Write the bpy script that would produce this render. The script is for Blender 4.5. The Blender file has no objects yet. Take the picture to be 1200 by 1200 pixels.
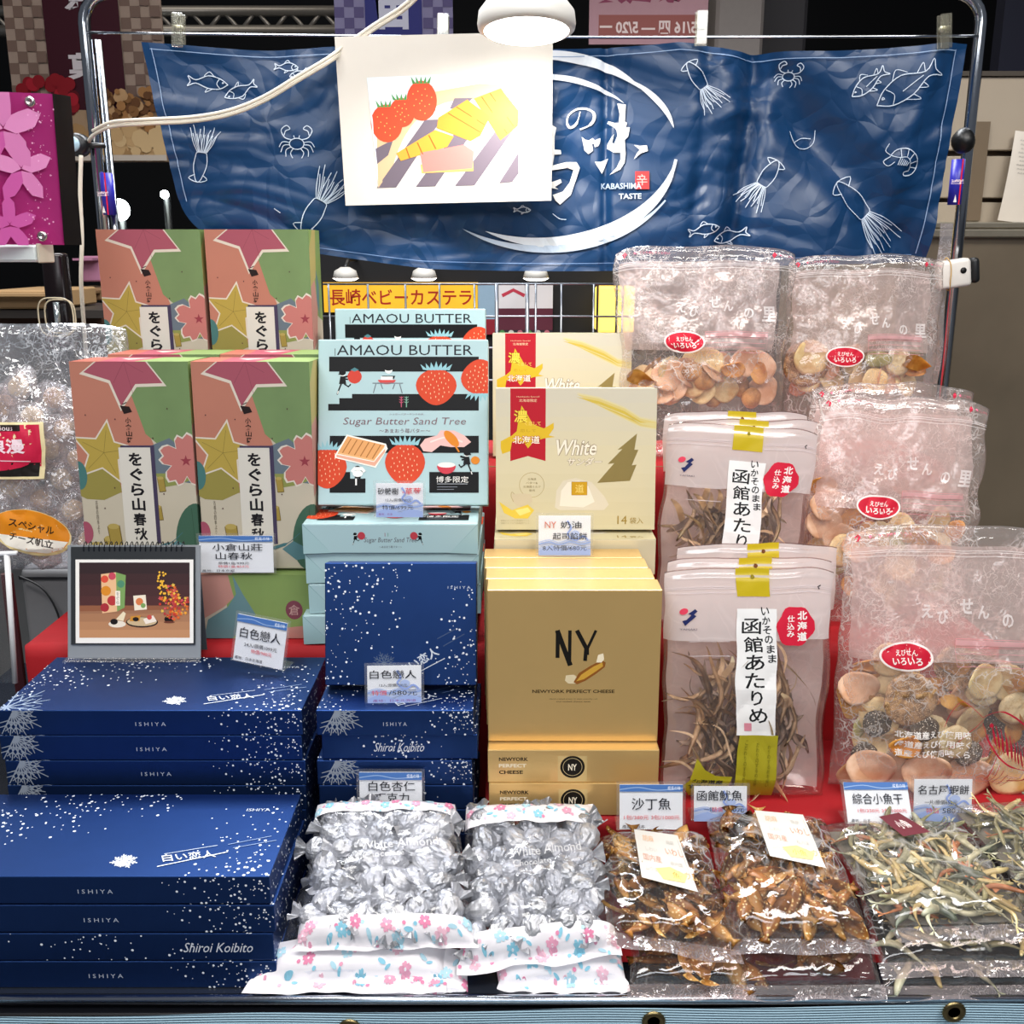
import bpy, bmesh, math, random
from mathutils import Vector, Matrix, noise
R = math.radians
C = bpy.context.scene.collection
sc = bpy.context.scene
# ------------------------------------------------------------------ camera
PITCH = R(14.3)
CAMZ = 1.476
cd = bpy.data.cameras.new('camera'); cam = bpy.data.objects.new('camera', cd); C.objects.link(cam)
cd.sensor_width = 36; cd.lens = 36.0; cd.clip_start = .02
cam.location = (0, 0, CAMZ); cam.rotation_euler = (math.pi/2 - PITCH, 0, 0)
sc.camera = cam
sp, cp = math.sin(PITCH), math.cos(PITCH)
def ray(px, py):
    a, b = (px-600)/1200, (600-py)/1200
    return Vector((a, cp + b*sp, -sp + b*cp))
def P(px, py, Y):                       # point of the place seen at that direction, at distance Y
    r = ray(px, py); return Vector((0, 0, CAMZ)) + r*(Y/r.y)
def PZ(px, py, z):                      # ... at height z
    r = ray(px, py); return Vector((0, 0, CAMZ)) + r*((z-CAMZ)/r.z)
# ------------------------------------------------------------------ world, lights, exposure
w = bpy.data.worlds.new('hall_air'); sc.world = w; w.use_nodes = True
w.node_tree.nodes['Background'].inputs[0].default_value = (.62, .68, .8, 1)
w.node_tree.nodes['Background'].inputs[1].default_value = .12
def area(name, loc, aim, sx, sy, power, col=(1, 1, 1)):
    l = bpy.data.lights.new(name, 'AREA'); l.shape = 'RECTANGLE'; l.size = sx; l.size_y = sy; l.energy = power; l.color = col
    o = bpy.data.objects.new(name, l); C.objects.link(o); o.location = loc
    o.rotation_euler = (Vector(aim)-Vector(loc)).to_track_quat('-Z', 'Y').to_euler(); return o
area('added_front_light', (-.9, .1, 3.1), (-.1, 1.1, 1.0), 1.4, .5, 26, (1, .97, .93))  # area lights added out of view, above and behind the camera
area('added_front_light', (1.0, .0, 3.0), (.2, 1.1, 1.0), 1.4, .5, 28, (1, .96, .91))
area('added_front_light', (0, -1.6, 2.6), (0, 1.2, 1.1), 2.6, .6, 27, (.95, .97, 1))
area('added_sheen_light', (-.2, 1.95, 2.75), (-.1, 1.15, 1.0), 1.8, .5, 52, (.93, .96, 1))  # unseen lamp added above the stall to put sheen on box tops
area('hall_ceiling_light', (0, 4.2, 4.6), (0, 4.2, 0), 5, 2, 60, (1, .93, .82))
vs = sc.view_settings; vs.view_transform = 'Standard'; vs.look = 'None'; vs.gamma = 1; vs.use_curve_mapping = False
vs.exposure = .35
sc.cycles.transparent_max_bounces = 28; sc.cycles.max_bounces = 10; sc.cycles.sample_clamp_indirect = 6
# ------------------------------------------------------------------ materials
TONE = [1, 1]
def lin(h):
    if not isinstance(h, str): return tuple(h)[:3] + (1,)
    h = h.lstrip('#'); v = [int(h[i:i+2], 16)/255 for i in (0, 2, 4)]
    if TONE[0] != 1: av = sum(v)/3; v = [min(1, max(0, (av+(x-av)*TONE[1])*TONE[0])) for x in v]
    return tuple((c/12.92 if c <= .04045 else ((c+.055)/1.055)**2.4) for c in v) + (1,)
_m = {}
def mat(color, rough=.5, metal=0., nz=.06, scale=60, bump=0., spec=.5, key='', emit=0., coat=0.):
    k = (str(color), TONE[0], rough, metal, nz, scale, bump, spec, emit, coat)
    if k in _m: return _m[k]
    m = bpy.data.materials.new('surface_' + (key or 'plain')); m.use_nodes = True; t = m.node_tree; n = t.nodes
    b = n['Principled BSDF']; c = lin(color)
    tc = n.new('ShaderNodeTexCoord')
    if nz or bump:
        no = n.new('ShaderNodeTexNoise'); no.inputs['Scale'].default_value = scale; no.inputs['Detail'].default_value = 4
        t.links.new(tc.outputs['Object'], no.inputs['Vector'])
    if nz:
        mx = n.new('ShaderNodeMix'); mx.data_type = 'RGBA'
        mx.inputs[6].default_value = tuple(x*(1-nz) for x in c[:3]) + (1,); mx.inputs[7].default_value = tuple(min(1, x*(1+nz)) for x in c[:3]) + (1,)
        t.links.new(no.outputs['Fac'], mx.inputs[0]); t.links.new(mx.outputs[2], b.inputs['Base Color'])
    else: b.inputs['Base Color'].default_value = c
    if bump:
        bu = n.new('ShaderNodeBump'); bu.inputs['Strength'].default_value = bump; bu.inputs['Distance'].default_value = .002
        t.links.new(no.outputs['Fac'], bu.inputs['Height']); t.links.new(bu.outputs['Normal'], b.inputs['Normal'])
    b.inputs['Roughness'].default_value = rough; b.inputs['Metallic'].default_value = metal
    b.inputs['Specular IOR Level'].default_value = spec
    if coat: b.inputs['Coat Weight'].default_value = coat; b.inputs['Coat Roughness'].default_value = .15
    if emit:
        b.inputs['Emission Color'].default_value = c; b.inputs['Emission Strength'].default_value = emit
    _m[k] = m; return m
def film(name, milk=.2, crease=.5, tint='#fff4f2', scale=22, gloss=.16, body='#f3e9ea', rough=.12, bump=.5):
    """clear crinkled plastic film: mostly see-through, whitish along its crease lines, glossy"""
    k = ('film', name)
    if k in _m: return _m[k]
    m = bpy.data.materials.new(name); m.use_nodes = True; t = m.node_tree; n = t.nodes; L = t.links.new
    n.remove(n['Principled BSDF']); out = n['Material Output']
    tc = n.new('ShaderNodeTexCoord')
    wn = n.new('ShaderNodeTexNoise'); wn.inputs['Scale'].default_value = scale*.7; wn.inputs['Detail'].default_value = 3
    L(tc.outputs['Object'], wn.inputs['Vector'])
    ad = n.new('ShaderNodeMix'); ad.data_type = 'RGBA'; ad.blend_type = 'ADD'; ad.inputs[0].default_value = .09
    L(tc.outputs['Object'], ad.inputs[6]); L(wn.outputs['Color'], ad.inputs[7])
    vo = n.new('ShaderNodeTexVoronoi'); vo.feature = 'DISTANCE_TO_EDGE'; vo.inputs['Scale'].default_value = scale
    L(ad.outputs[2], vo.inputs['Vector'])
    v2 = n.new('ShaderNodeTexVoronoi'); v2.feature = 'DISTANCE_TO_EDGE'; v2.inputs['Scale'].default_value = scale*2.3; L(ad.outputs[2], v2.inputs['Vector'])
    v2m = n.new('ShaderNodeMath'); v2m.operation = 'MULTIPLY'; v2m.inputs[1].default_value = 1.6; L(v2.outputs['Distance'], v2m.inputs[0])
    mn = n.new('ShaderNodeMath'); mn.operation = 'MINIMUM'; L(vo.outputs['Distance'], mn.inputs[0]); L(v2m.outputs[0], mn.inputs[1])
    rp = n.new('ShaderNodeValToRGB'); rp.color_ramp.elements[0].position = .0; rp.color_ramp.elements[0].color = (1, 1, 1, 1)
    rp.color_ramp.elements[1].position = .05; rp.color_ramp.elements[1].color = (0, 0, 0, 1)
    L(mn.outputs[0], rp.inputs[0])
    n2 = n.new('ShaderNodeTexNoise'); n2.inputs['Scale'].default_value = scale*.45; L(tc.outputs['Object'], n2.inputs['Vector'])
    r2 = n.new('ShaderNodeMapRange'); r2.inputs[1].default_value = .42; r2.inputs[2].default_value = .62; L(n2.outputs['Fac'], r2.inputs[0])
    mu = n.new('ShaderNodeMath'); mu.operation = 'MULTIPLY'; L(rp.outputs[0], mu.inputs[0]); L(r2.outputs[0], mu.inputs[1])
    m2 = n.new('ShaderNodeMath'); m2.operation = 'MULTIPLY_ADD'; m2.inputs[1].default_value = crease; m2.inputs[2].default_value = milk
    L(mu.outputs[0], m2.inputs[0]); m2.use_clamp = True
    bu = n.new('ShaderNodeBump'); bu.inputs['Strength'].default_value = bump; bu.inputs['Distance'].default_value = .003
    L(vo.outputs['Distance'], bu.inputs['Height'])
    tr = n.new('ShaderNodeBsdfTransparent'); tr.inputs[0].default_value = lin(tint)
    df = n.new('ShaderNodeBsdfDiffuse'); df.inputs[0].default_value = lin(body)
    tl = n.new('ShaderNodeBsdfTranslucent'); tl.inputs[0].default_value = lin(body)
    mm = n.new('ShaderNodeMixShader'); mm.inputs[0].default_value = .4; L(df.outputs[0], mm.inputs[1]); L(tl.outputs[0], mm.inputs[2])
    m1 = n.new('ShaderNodeMixShader'); L(m2.outputs[0], m1.inputs[0]); L(tr.outputs[0], m1.inputs[1]); L(mm.outputs[0], m1.inputs[2])
    gl = n.new('ShaderNodeBsdfGlossy'); gl.inputs['Roughness'].default_value = rough; L(bu.outputs[0], gl.inputs['Normal'])
    fr = n.new('ShaderNodeLayerWeight'); L(bu.outputs[0], fr.inputs['Normal'])
    pw = n.new('ShaderNodeMath'); pw.operation = 'POWER'; pw.inputs[1].default_value = 3.5; L(fr.outputs['Facing'], pw.inputs[0])
    fa = n.new('ShaderNodeMath'); fa.operation = 'MULTIPLY_ADD'; fa.inputs[1].default_value = .5; fa.inputs[2].default_value = .02+gloss*.3; fa.use_clamp = True
    L(pw.outputs[0], fa.inputs[0])
    mz = n.new('ShaderNodeMixShader'); L(fa.outputs[0], mz.inputs[0]); L(m1.outputs[0], mz.inputs[1]); L(gl.outputs[0], mz.inputs[2])
    L(mz.outputs[0], out.inputs[0]); _m[k] = m; return m
def ink(c, rough=.5, metal=0.): return mat(c, rough, metal, 0, spec=.22)
BLK, WHT = '#08090c', '#f4f2ee'
def part_of(u, v):          # which part of a bag a piece lies in
    a, b = ('lower', 'middle', 'upper')[min(2, max(0, int(v*3)))], ('left', 'centre', 'right')[min(2, max(0, int(u*3)))]
    return a+' '+b if (a, b) != ('middle', 'centre') else 'very centre'
# ------------------------------------------------------------------ object helpers
def link(name, me, parent=None, mats=None, smooth=False):
    o = bpy.data.objects.new(name, me); C.objects.link(o)
    if mats:
        for m_ in mats: me.materials.append(m_)
    if parent is not None: o.parent = parent
    if smooth:
        for p_ in me.polygons: p_.use_smooth = True
    return o
def obj(name, bm, m, parent=None, smooth=False):
    me = bpy.data.meshes.new(name); bmesh.ops.recalc_face_normals(bm, faces=bm.faces[:]) if not smooth == 'keep' else None
    bm.to_mesh(me); bm.free()
    return link(name, me, parent, m if isinstance(m, list) else [m], smooth)
def tag(o, label=None, cat=None, group=None, kind=None):
    for k, v in (('label', label), ('category', cat), ('group', group), ('kind', kind)):
        if v: o[k] = v
    return o
def thing(name, loc, label, cat, group=None, rot=(0, 0, 0)):
    o = bpy.data.objects.new(name, None); C.objects.link(o); o.location = loc; o.rotation_euler = rot; o.empty_display_size = .03
    return tag(o, label, cat, group)
def dup(o, loc=None, rot=None, label=None, group=None, parent=None):
    c = o.copy(); C.objects.link(c); c.parent = parent
    for ch in [x for x in kids.get(o.name, o.children)]: dup(ch, parent=c)
    if loc is not None: c.location = loc
    if rot is not None: c.rotation_euler = rot
    if label: c['label'] = label
    if group: c['group'] = group
    return c
kids = {}
def finish(t):            # print and creases belong to the carton they are on
    ch = list(t.children); c = ch[0]
    for o in ch[1:]:
        if any(w_ in o.name for w_ in ('print', 'crease', 'flap')): o.parent = c
    kids[t.name] = [o for o in ch if o.parent == t]
def bx(bm, x0, x1, y0, y1, z0, z1, bev=0, seg=1, M=None):
    r = bmesh.ops.create_cube(bm, size=1); vs_ = r['verts']
    for v in vs_: v.co = Vector(((x0+x1)/2 + v.co.x*(x1-x0), (y0+y1)/2 + v.co.y*(y1-y0), (z0+z1)/2 + v.co.z*(z1-z0)))
    if bev:
        es = list({e for v in vs_ for e in v.link_edges})
        r2 = bmesh.ops.bevel(bm, geom=es, offset=bev, segments=seg, affect='EDGES', profile=.5)
        vs_ = list({v for f in r2['faces'] for v in f.verts} | {v for v in vs_ if v.is_valid})
    if M is not None:
        bmesh.ops.transform(bm, matrix=M, verts=vs_)
    return bm
def box(*a, **k): return bx(bmesh.new(), *a, **k)
def tube(bm, pts, r, n=8, cap=True):
    pts = [Vector(p) for p in pts]; rings = []; up = None
    for i, p in enumerate(pts):
        d = (pts[min(i+1, len(pts)-1)] - pts[max(i-1, 0)]).normalized()
        if up is None: up = d.orthogonal().normalized()
        up = (up - d*up.dot(d)).normalized(); s = d.cross(up)
        rr = r[i] if isinstance(r, (list, tuple)) else r
        rings.append([bm.verts.new(p + (up*math.cos(2*math.pi*k/n) + s*math.sin(2*math.pi*k/n))*rr) for k in range(n)])
    for a, b in zip(rings, rings[1:]):
        for k in range(n): bm.faces.new((a[k], a[(k+1) % n], b[(k+1) % n], b[k]))
    if cap: bm.faces.new(rings[0][::-1]); bm.faces.new(rings[-1])
    return bm
def lathe(bm, prof, n=32, M=None):
    rings = []; vsn = []
    for r, z in prof:
        ring = [bm.verts.new((r*math.cos(2*math.pi*k/n), r*math.sin(2*math.pi*k/n), z)) for k in range(n)]; rings.append(ring); vsn += ring
    for a, b in zip(rings, rings[1:]):
        for k in range(n): bm.faces.new((a[k], a[(k+1) % n], b[(k+1) % n], b[k]))
    if prof[0][0] > 1e-5: bm.faces.new(rings[0][::-1])
    if prof[-1][0] > 1e-5: bm.faces.new(rings[-1])
    if M is not None: bmesh.ops.transform(bm, matrix=M, verts=vsn)
    return bm
def spline(pts, n=8):
    pts = [Vector(p) for p in pts]; out = []
    q = [pts[0]] + pts + [pts[-1]]
    for i in range(len(pts)-1):
        a, b, c, d = q[i:i+4]
        for k in range(n):
            t = k/n; out.append(.5*((2*b)+(-a+c)*t+(2*a-5*b+4*c-d)*t*t+(-a+3*b-3*c+d)*t**3))
    return out + [pts[-1]]
def sheet(fn, nu, nv, bm=None, mi=0):
    bm = bm or bmesh.new(); g = [[bm.verts.new(fn(i/nu, j/nv)) for i in range(nu+1)] for j in range(nv+1)]
    for j in range(nv):
        for i in range(nu):
            f = bm.faces.new((g[j][i], g[j][i+1], g[j+1][i+1], g[j+1][i])); f.material_index = mi
    return bm
# ------------------------------------------------------------------ flat print: shapes in (u, v), u right and v DOWN, 0..1 on the face
_tx = {}
def glyphs(s, bold=0., res=2):
    k = (s, bold, res)
    if k not in _tx:
        c = bpy.data.curves.new('lettering', 'FONT'); c.body = s; c.resolution_u = res; c.offset = bold
        c.align_x = 'CENTER'; c.align_y = 'CENTER'
        o = bpy.data.objects.new('lettering', c); me = bpy.data.meshes.new_from_object(o)
        _tx[k] = ([(v.co.x, v.co.y) for v in me.vertices], [tuple(p.vertices) for p in me.polygons])
        bpy.data.objects.remove(o); bpy.data.curves.remove(c); bpy.data.meshes.remove(me)
    return _tx[k]
class Art:
    def __init__(s, W, H, step=.000006):
        s.W, s.H, s.step, s.lay = W, H, step, 0; s.v = []; s.f = []; s.mi = []; s.m = []
    def _c(s, col):
        m_ = col if isinstance(col, bpy.types.Material) else ink(col)
        if m_ not in s.m: s.m.append(m_)
        return s.m.index(m_)
    def up(s): s.lay += 1
    def poly(s, col, pts, up=True, clip=True):
        if up: s.up()
        if clip:
            pts = clipbox(pts)
            if len(pts) < 3: return
        b = len(s.v); s.v += [(u*s.W, (1-v)*s.H, s.lay) for u, v in pts]
        s.f.append(tuple(range(b, b+len(pts)))); s.mi.append(s._c(col))
    def rect(s, col, u0, v0, u1, v1): s.poly(col, [(u0, v0), (u1, v0), (u1, v1), (u0, v1)])
    def grad(s, c0, c1, u0, v0, u1, v1, n=8):
        a, b = lin(c0), lin(c1); s.up()
        for i in range(n):
            t = i/(n-1); s.poly(mat(tuple(a[k]*(1-t)+b[k]*t for k in range(3)), .5, 0, 0), [(u0, v0+(v1-v0)*i/n), (u1, v0+(v1-v0)*i/n), (u1, v0+(v1-v0)*(i+1)/n), (u0, v0+(v1-v0)*(i+1)/n)], up=False)
    def ell(s, col, u, v, ru, rv=None, n=20, rot=0, a0=0, a1=360):
        if rv is None: rv = ru*s.W/s.H
        pts = []
        for k in range(n if a1-a0 >= 360 else n+1):
            a = R(a0+(a1-a0)*k/n); x, y = math.cos(a)*ru*s.W, math.sin(a)*rv*s.H
            pts.append((u+(x*math.cos(R(rot))-y*math.sin(R(rot)))/s.W, v+(x*math.sin(R(rot))+y*math.cos(R(rot)))/s.H))
        s.poly(col, pts)
    def radial(s, col, u, v, r, prof, rot=0):   # prof: list of (deg, radius factor), r as a share of H
        s.poly(col, [(u+math.cos(R(a+rot))*q*r*s.H/s.W, v+math.sin(R(a+rot))*q*r) for a, q in prof])
    def line(s, col, pts, wd, up=True, sub=0):           # wd in metres (number or list)
        if up: s.up()
        if sub: pts = [tuple(p)[:2] for p in spline([(a, b, 0) for a, b in pts], sub)]
        q = [(u*s.W, (1-v)*s.H) for u, v in pts]; L = []; Rr = []; n = len(q)
        for i in range(n):
            a, b = q[max(i-1, 0)], q[min(i+1, n-1)]; dx, dy = b[0]-a[0], b[1]-a[1]; d = math.hypot(dx, dy) or 1
            h = (wd[min(len(wd)-1, int(i/(n-1)*(len(wd)-1)+.5))] if isinstance(wd, (list, tuple)) else wd)/2
            L.append((q[i][0]-dy/d*h, q[i][1]+dx/d*h)); Rr.append((q[i][0]+dy/d*h, q[i][1]-dx/d*h))
        b = len(s.v); c = s._c(col); un = lambda p: (p[0]/s.W, 1-p[1]/s.H); inn = lambda p: -1e-6 < p[0] < s.W+1e-6 and -1e-6 < p[1] < s.H+1e-6
        s.v += [(x, y, s.lay) for x, y in L] + [(x, y, s.lay) for x, y in Rr]
        for i in range(n-1):
            if all(inn(p) for p in (L[i], L[i+1], Rr[i], Rr[i+1])): s.f.append((b+i, b+n+i, b+n+i+1, b+i+1)); s.mi.append(c)
            else: s.poly(col, [un(p) for p in (L[i], Rr[i], Rr[i+1], L[i+1])], up=False)
    def text(s, col, t, u, v, h, w=None, bold=0., rot=0, shear=0., res=2, mirror=False, sx=1.):   # h: cap height share of H; w: total width share of W
        s.up(); vv, ff = glyphs(t, bold, res)
        if not vv: return
        x0, x1 = min(a[0] for a in vv), max(a[0] for a in vv); y0, y1 = min(a[1] for a in vv), max(a[1] for a in vv)
        ky = h*s.H/(y1-y0); kx = ky*sx if w is None else w*s.W/(x1-x0)
        cx, cy = (x0+x1)/2, (y0+y1)/2; b = len(s.v); c, sn = math.cos(R(rot)), math.sin(R(rot))
        for x, y in vv:
            y = (y-cy)*ky; x = (x-cx)*kx + y*shear
            if mirror: x = -x
            s.v.append((u*s.W + x*c + y*sn, (1-v)*s.H - x*sn + y*c, s.lay))
        mi = s._c(col)
        for p in ff: s.f.append(tuple(b+i for i in p)); s.mi.append(mi)
    def vtext(s, col, t, u, v0, v1, cw, bold=0., du=0.):     # a vertical line of characters
        n = len(t); st = (v1-v0)/n
        for i, ch in enumerate(t): s.text(col, ch, u+du*(i+.5), v0+st*(i+.5), st*.86, w=cw if ch not in 'くりしー' else cw*.6, bold=bold)
    def build(s, name, parent, frame, label=None, fine=0.):
        me = bpy.data.meshes.new(name)
        if fine:                       # cut large faces up so that the print follows a curved surface
            me.from_pydata([(x, y, z) for x, y, z in s.v], [], s.f)
            for p, i in zip(me.polygons, s.mi): p.material_index = i
            bm = bmesh.new(); bm.from_mesh(me); bmesh.ops.triangulate(bm, faces=bm.faces[:])
            for _ in range(5):
                es = [e for e in bm.edges if (e.verts[0].co.xy-e.verts[1].co.xy).length > fine]
                if not es: break
                bmesh.ops.subdivide_edges(bm, edges=es, cuts=1); bmesh.ops.triangulate(bm, faces=[f_ for f_ in bm.faces if len(f_.verts) > 3])
            for v in bm.verts: v.co = frame(v.co.x, v.co.y, .0001+v.co.z*s.step)
            bm.to_mesh(me); bm.free()
        else:
            me.from_pydata([frame(x, y, .0001 + z*s.step) for x, y, z in s.v], [], s.f)
            for p, i in zip(me.polygons, s.mi): p.material_index = i
        o = link(name, me, parent, s.m)
        if label: o['label'] = label
        return o
def clipbox(pts):
    for ax, lim, sg in ((0, 0, 1), (0, 1, -1), (1, 0, 1), (1, 1, -1)):
        out = []
        for i in range(len(pts)):
            a, b = pts[i-1], pts[i]; da, db = (a[ax]-lim)*sg, (b[ax]-lim)*sg
            if (da >= 0) != (db >= 0):
                t = da/(da-db); out.append(tuple(a[k]+(b[k]-a[k])*t for k in (0, 1)))
            if db >= 0: out.append(b)
        pts = out
        if not pts: return []
    return pts
def front(W, y=0., x0=None, z0=0.):   # face looking at -y
    x0 = -W/2 if x0 is None else x0
    return lambda a, b, o: Vector((x0+a, y-o, z0+b))
def topf(W, z, y0=0.):                 # face looking up, v=1 at its front edge
    return lambda a, b, o: Vector((-W/2+a, y0+b, z+o))
def rightf(x, z0=0.):                 # face looking at +x; u runs back
    return lambda a, b, o: Vector((x+o, a, z0+b))
def leftf(x, D, z0=0.):
    return lambda a, b, o: Vector((x-o, D-a, z0+b))
def star(n, inner, jag=0): 
    return [(360*k/(2*n)-90, 1 if k % 2 == 0 else inner) for k in range(2*n)]
def flower(notch=.82, n=5, k=7):
    out = []
    for p in range(n):
        for j in range(k):
            t = j/k; a = 360*(p+t)/n-90-36; q = .55+.45*math.sin(math.pi*t)**.6
            if j == k//2: q *= notch
            out.append((a, q))
    return out
# ================================================================== the hall behind
def struct(name, bm, m, smooth=False):
    o = obj(name, bm, m, None, smooth); o['kind'] = 'structure'; return o
struct('floor', box(-8, 8, -3, 9, -.05, 0), mat('#5a5c60', .5, nz=.1, scale=3))
struct('wall_back', box(-8, 8, 9, 9.1, 0, 6), mat('#07090f', .8, nz=.2, scale=2))
struct('ceiling', box(-8, 8, 2.6, 9, 6, 6.1), mat('#07080c', .8, nz=.2, scale=2))
struct('wall_right', box(1.5, 6, 3.4, 3.46, 0, 4.2), mat('#0b0e26', .7, nz=.15, scale=3))
# stall table
tb = thing('display_table', (0, .82, 0), 'long display table with chrome front rim carrying all the goods', 'table')
def wbox(name, parent, m, x0, x1, y0, y1, z0, z1, bev=0., seg=1):   # given in world coordinates
    l = parent.location
    return obj(name, box(x0-l.x, x1-l.x, y0-l.y, y1-l.y, z0-l.z, z1-l.z, bev, seg), m, parent)
wbox('table_top', tb, mat('#20242c', .25, nz=.2, scale=20), -.84, .84, .822, 1.62, .765, .799)
bm = tube(bmesh.new(), [(-.85, -.004, .797), (.85, -.004, .797)], .0048, 10)
obj('chrome_rim', bm, mat('#c9ced8', .18, 1, .05, 30), tb, True)
wbox('front_apron', tb, mat('#0c0d12', .3, nz=.2), -.84, .84, .805, .8215, .70, .79, .002)
bm = tube(bmesh.new(), [(-.85, -.022, .789), (.85, -.022, .795)], .003, 8)
obj('lower_rim', bm, mat('#8d8a80', .3, 1, .05, 30), tb, True)
for x in (-.8, .8):
    for y in (.86, 1.56): wbox('leg', tb, mat('#70747c', .3, 1), x-.02, x+.02, y-.02, y+.02, 0, .765, .003)
# striped vinyl front cloth with eyelets
fc = thing('front_banner', (0, .779, .3), 'pale blue ribbed vinyl sheet with brass eyelets hung along table front', 'banner')
def fz(x): return .8105 + (x+.4)*.0155
def fb(u, v):
    x = -.84+1.68*u; return Vector((x, .0012*math.sin(x*21), v*(fz(x)-.3)))
ob = obj('vinyl_sheet', sheet(fb, 120, 8), mat('#9fc3d6', .45, nz=.1, scale=8), fc, True)
t = ob.data.materials[0].node_tree
tc = t.nodes.new('ShaderNodeTexCoord'); wv = t.nodes.new('ShaderNodeTexWave'); wv.bands_direction = 'Z'; wv.inputs['Scale'].default_value = 120
bu = t.nodes.new('ShaderNodeBump'); bu.inputs['Distance'].default_value = .0012; t.links.new(tc.outputs['Object'], wv.inputs['Vector']); t.links.new(wv.outputs['Fac'], bu.inputs['Height'])
t.links.new(bu.outputs['Normal'], t.nodes['Principled BSDF'].inputs['Normal'])
for px, py in ((766, 1197), (1118, 1186), (60, 1212), (410, 1206)):
    p = P(px, py, .776); bm = bmesh.new()
    prof = [(.0052, .0), (.0058, .0016), (.0078, .002), (.0102, .0012), (.0108, 0)]
    lathe(bm, prof, 24, Matrix.Translation(p-fc.location) @ Matrix.Rotation(R(90), 4, 'X')); 
    obj('eyelet', bm, mat('#8f7f58', .3, 1, .1), fc, True)
    bm = lathe(bmesh.new(), [(.0001, 0), (.0053, 0)], 20, Matrix.Translation(p-fc.location+Vector((0, -.0006, 0))) @ Matrix.Rotation(R(90), 4, 'X')); obj('eyelet_hole', bm, mat('#08080a', .9), fc)
# red cloth covered steps
red = mat('#a80c18', .75, nz=.12, scale=25, bump=.3)
def step(x0, x1, y0, y1, z0, z1, label, slope=0.):
    r_ = thing('display_riser', ((x0+x1)/2, y0, z0), label, 'riser')
    wd, dp, h = x1-x0, y1-y0, z1-z0
    obj('board', box(-wd/2+.004, wd/2-.004, .004, dp-.004, 0, (h-slope if slope else h)-.004), mat('#8a6a48', .7), r_) if not slope else None
    def f(u, v):
        x = -wd/2+wd*u; L = h+dp; s_ = v*L
        if slope:
            z = (.004 + (h-.004)*min(1, v*1.03)); return Vector((x, v*dp, z+.0012*noise.noise(Vector((x*30, v*9, 3)))))
        w_ = .0016*noise.noise(Vector((x*40, s_*14, x0)))
        if s_ < h: return Vector((x, -.001-abs(w_)*1.4, s_))
        return Vector((x, s_-h, h+w_*.4))
    c = obj('red_cloth', sheet(f, 90, 24), red, r_, True)
    return r_
wedge = step(-.19, .62, .86, .992, .7995, .840, 'red cloth slope under the front row of flat bags', slope=1)
step(-.03, .60, .995, 1.176, .7995, .88, 'low red cloth step under gold boxes and squid pouches')
step(-.60, .60, 1.180, 1.388, .7995, 1.005, 'middle red cloth step behind the navy box stacks')
step(-.35, .60, 1.39, 1.575, .7995, 1.19, 'top red cloth step under the rearmost row of goods')
step(-.57, -.36, 1.41, 1.575, .7995, 1.248, 'narrow high red cloth step at the left end')
# ------------------------------------------------------------------ chrome rack and wire
chrome = mat('#c2c6cc', .14, 1, .06, 30)
rk = thing('banner_rack', (0, 1.585, .799), 'chrome tube rack with two posts and a top wire', 'rack')
def rel(p, o): return Vector(p)-o.location
for sx, (px, name) in enumerate(((100, 'post'), (1148, 'post'))):
    q = P(px, 40, 1.585); s_ = 1 if sx == 0 else -1
    pts = [(q.x, 1.585, .80), (q.x, 1.585, 1.76), (q.x, 1.585, 1.79)]
    for k in range(1, 7):
        a = R(15*k); pts.append((q.x+s_*.04*(1-math.cos(a)), 1.585, 1.79+.04*math.sin(a)))
    pts.append((q.x+s_*.12, 1.585, 1.832))
    obj('post', tube(bmesh.new(), [rel(p, rk) for p in pts], .0085, 14), chrome, rk, True)
    if sx == 0:
        obj('post', tube(bmesh.new(), [rel((q.x+.017, 1.597, .80), rk), rel((q.x+.012, 1.597, 1.77), rk)], .006, 12), chrome, rk, True)
    else:
        obj('post', tube(bmesh.new(), [rel((q.x+.004, 1.60, .80), rk), rel((q.x+.008, 1.60, 1.78), rk)], .007, 12), chrome, rk, True)
    zc = q.x
wl, wr = P(103, 38, 1.575), P(1147, 42, 1.575)
obj('top_wire', tube(bmesh.new(), [rel(wl.lerp(wr, k/12)-Vector((0, 0, .004*math.sin(math.pi*k/12))), rk) for k in range(13)], .0018, 8), chrome, rk, True)
q = P(1129, 165, 1.58)
bm = bmesh.new(); bmesh.ops.create_icosphere(bm, subdivisions=3, radius=.019)
for v in bm.verts: v.co = Vector((v.co.x*.85, v.co.y, v.co.z*.95)) * (1+.12*noise.noise(v.co*60)) + rel(q, rk)
obj('black_knob', bm, mat('#0a0a0b', .4, bump=.4, scale=150), rk, True)
for px, py0, py1, cols in ((1127, 187, 240, 1), (112, 203, 252, 0)):
    a, b = P(px, py0, 1.585), P(px-2, py1, 1.585); bm = tube(bmesh.new(), [rel((wr.x-.006 if cols else wl.x+.003, 1.585, z), rk) for z in (a.z, b.z)], .0100, 18)
    obj('blue_sticker', bm, mat('#2b2aa0', .35), rk, True)
    xx = (wr.x-.006 if cols else wl.x+.003)
    A = Art(.016, a.z-b.z); A.rect('#d8203a', .55, 0, .68, 1); A.text('#f4dfe6', '強力', .3, .5, .3, w=.4, rot=90, bold=.02)
    A.poly('#f4f2ee', [(.1, .95), (.25, .78), (.4, .95)])
    A.build('sticker_print', rk, lambda u, v, o, xx=xx, b=b: rel((xx-.008+u, 1.585-.0104-o, b.z+v), rk))
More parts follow.
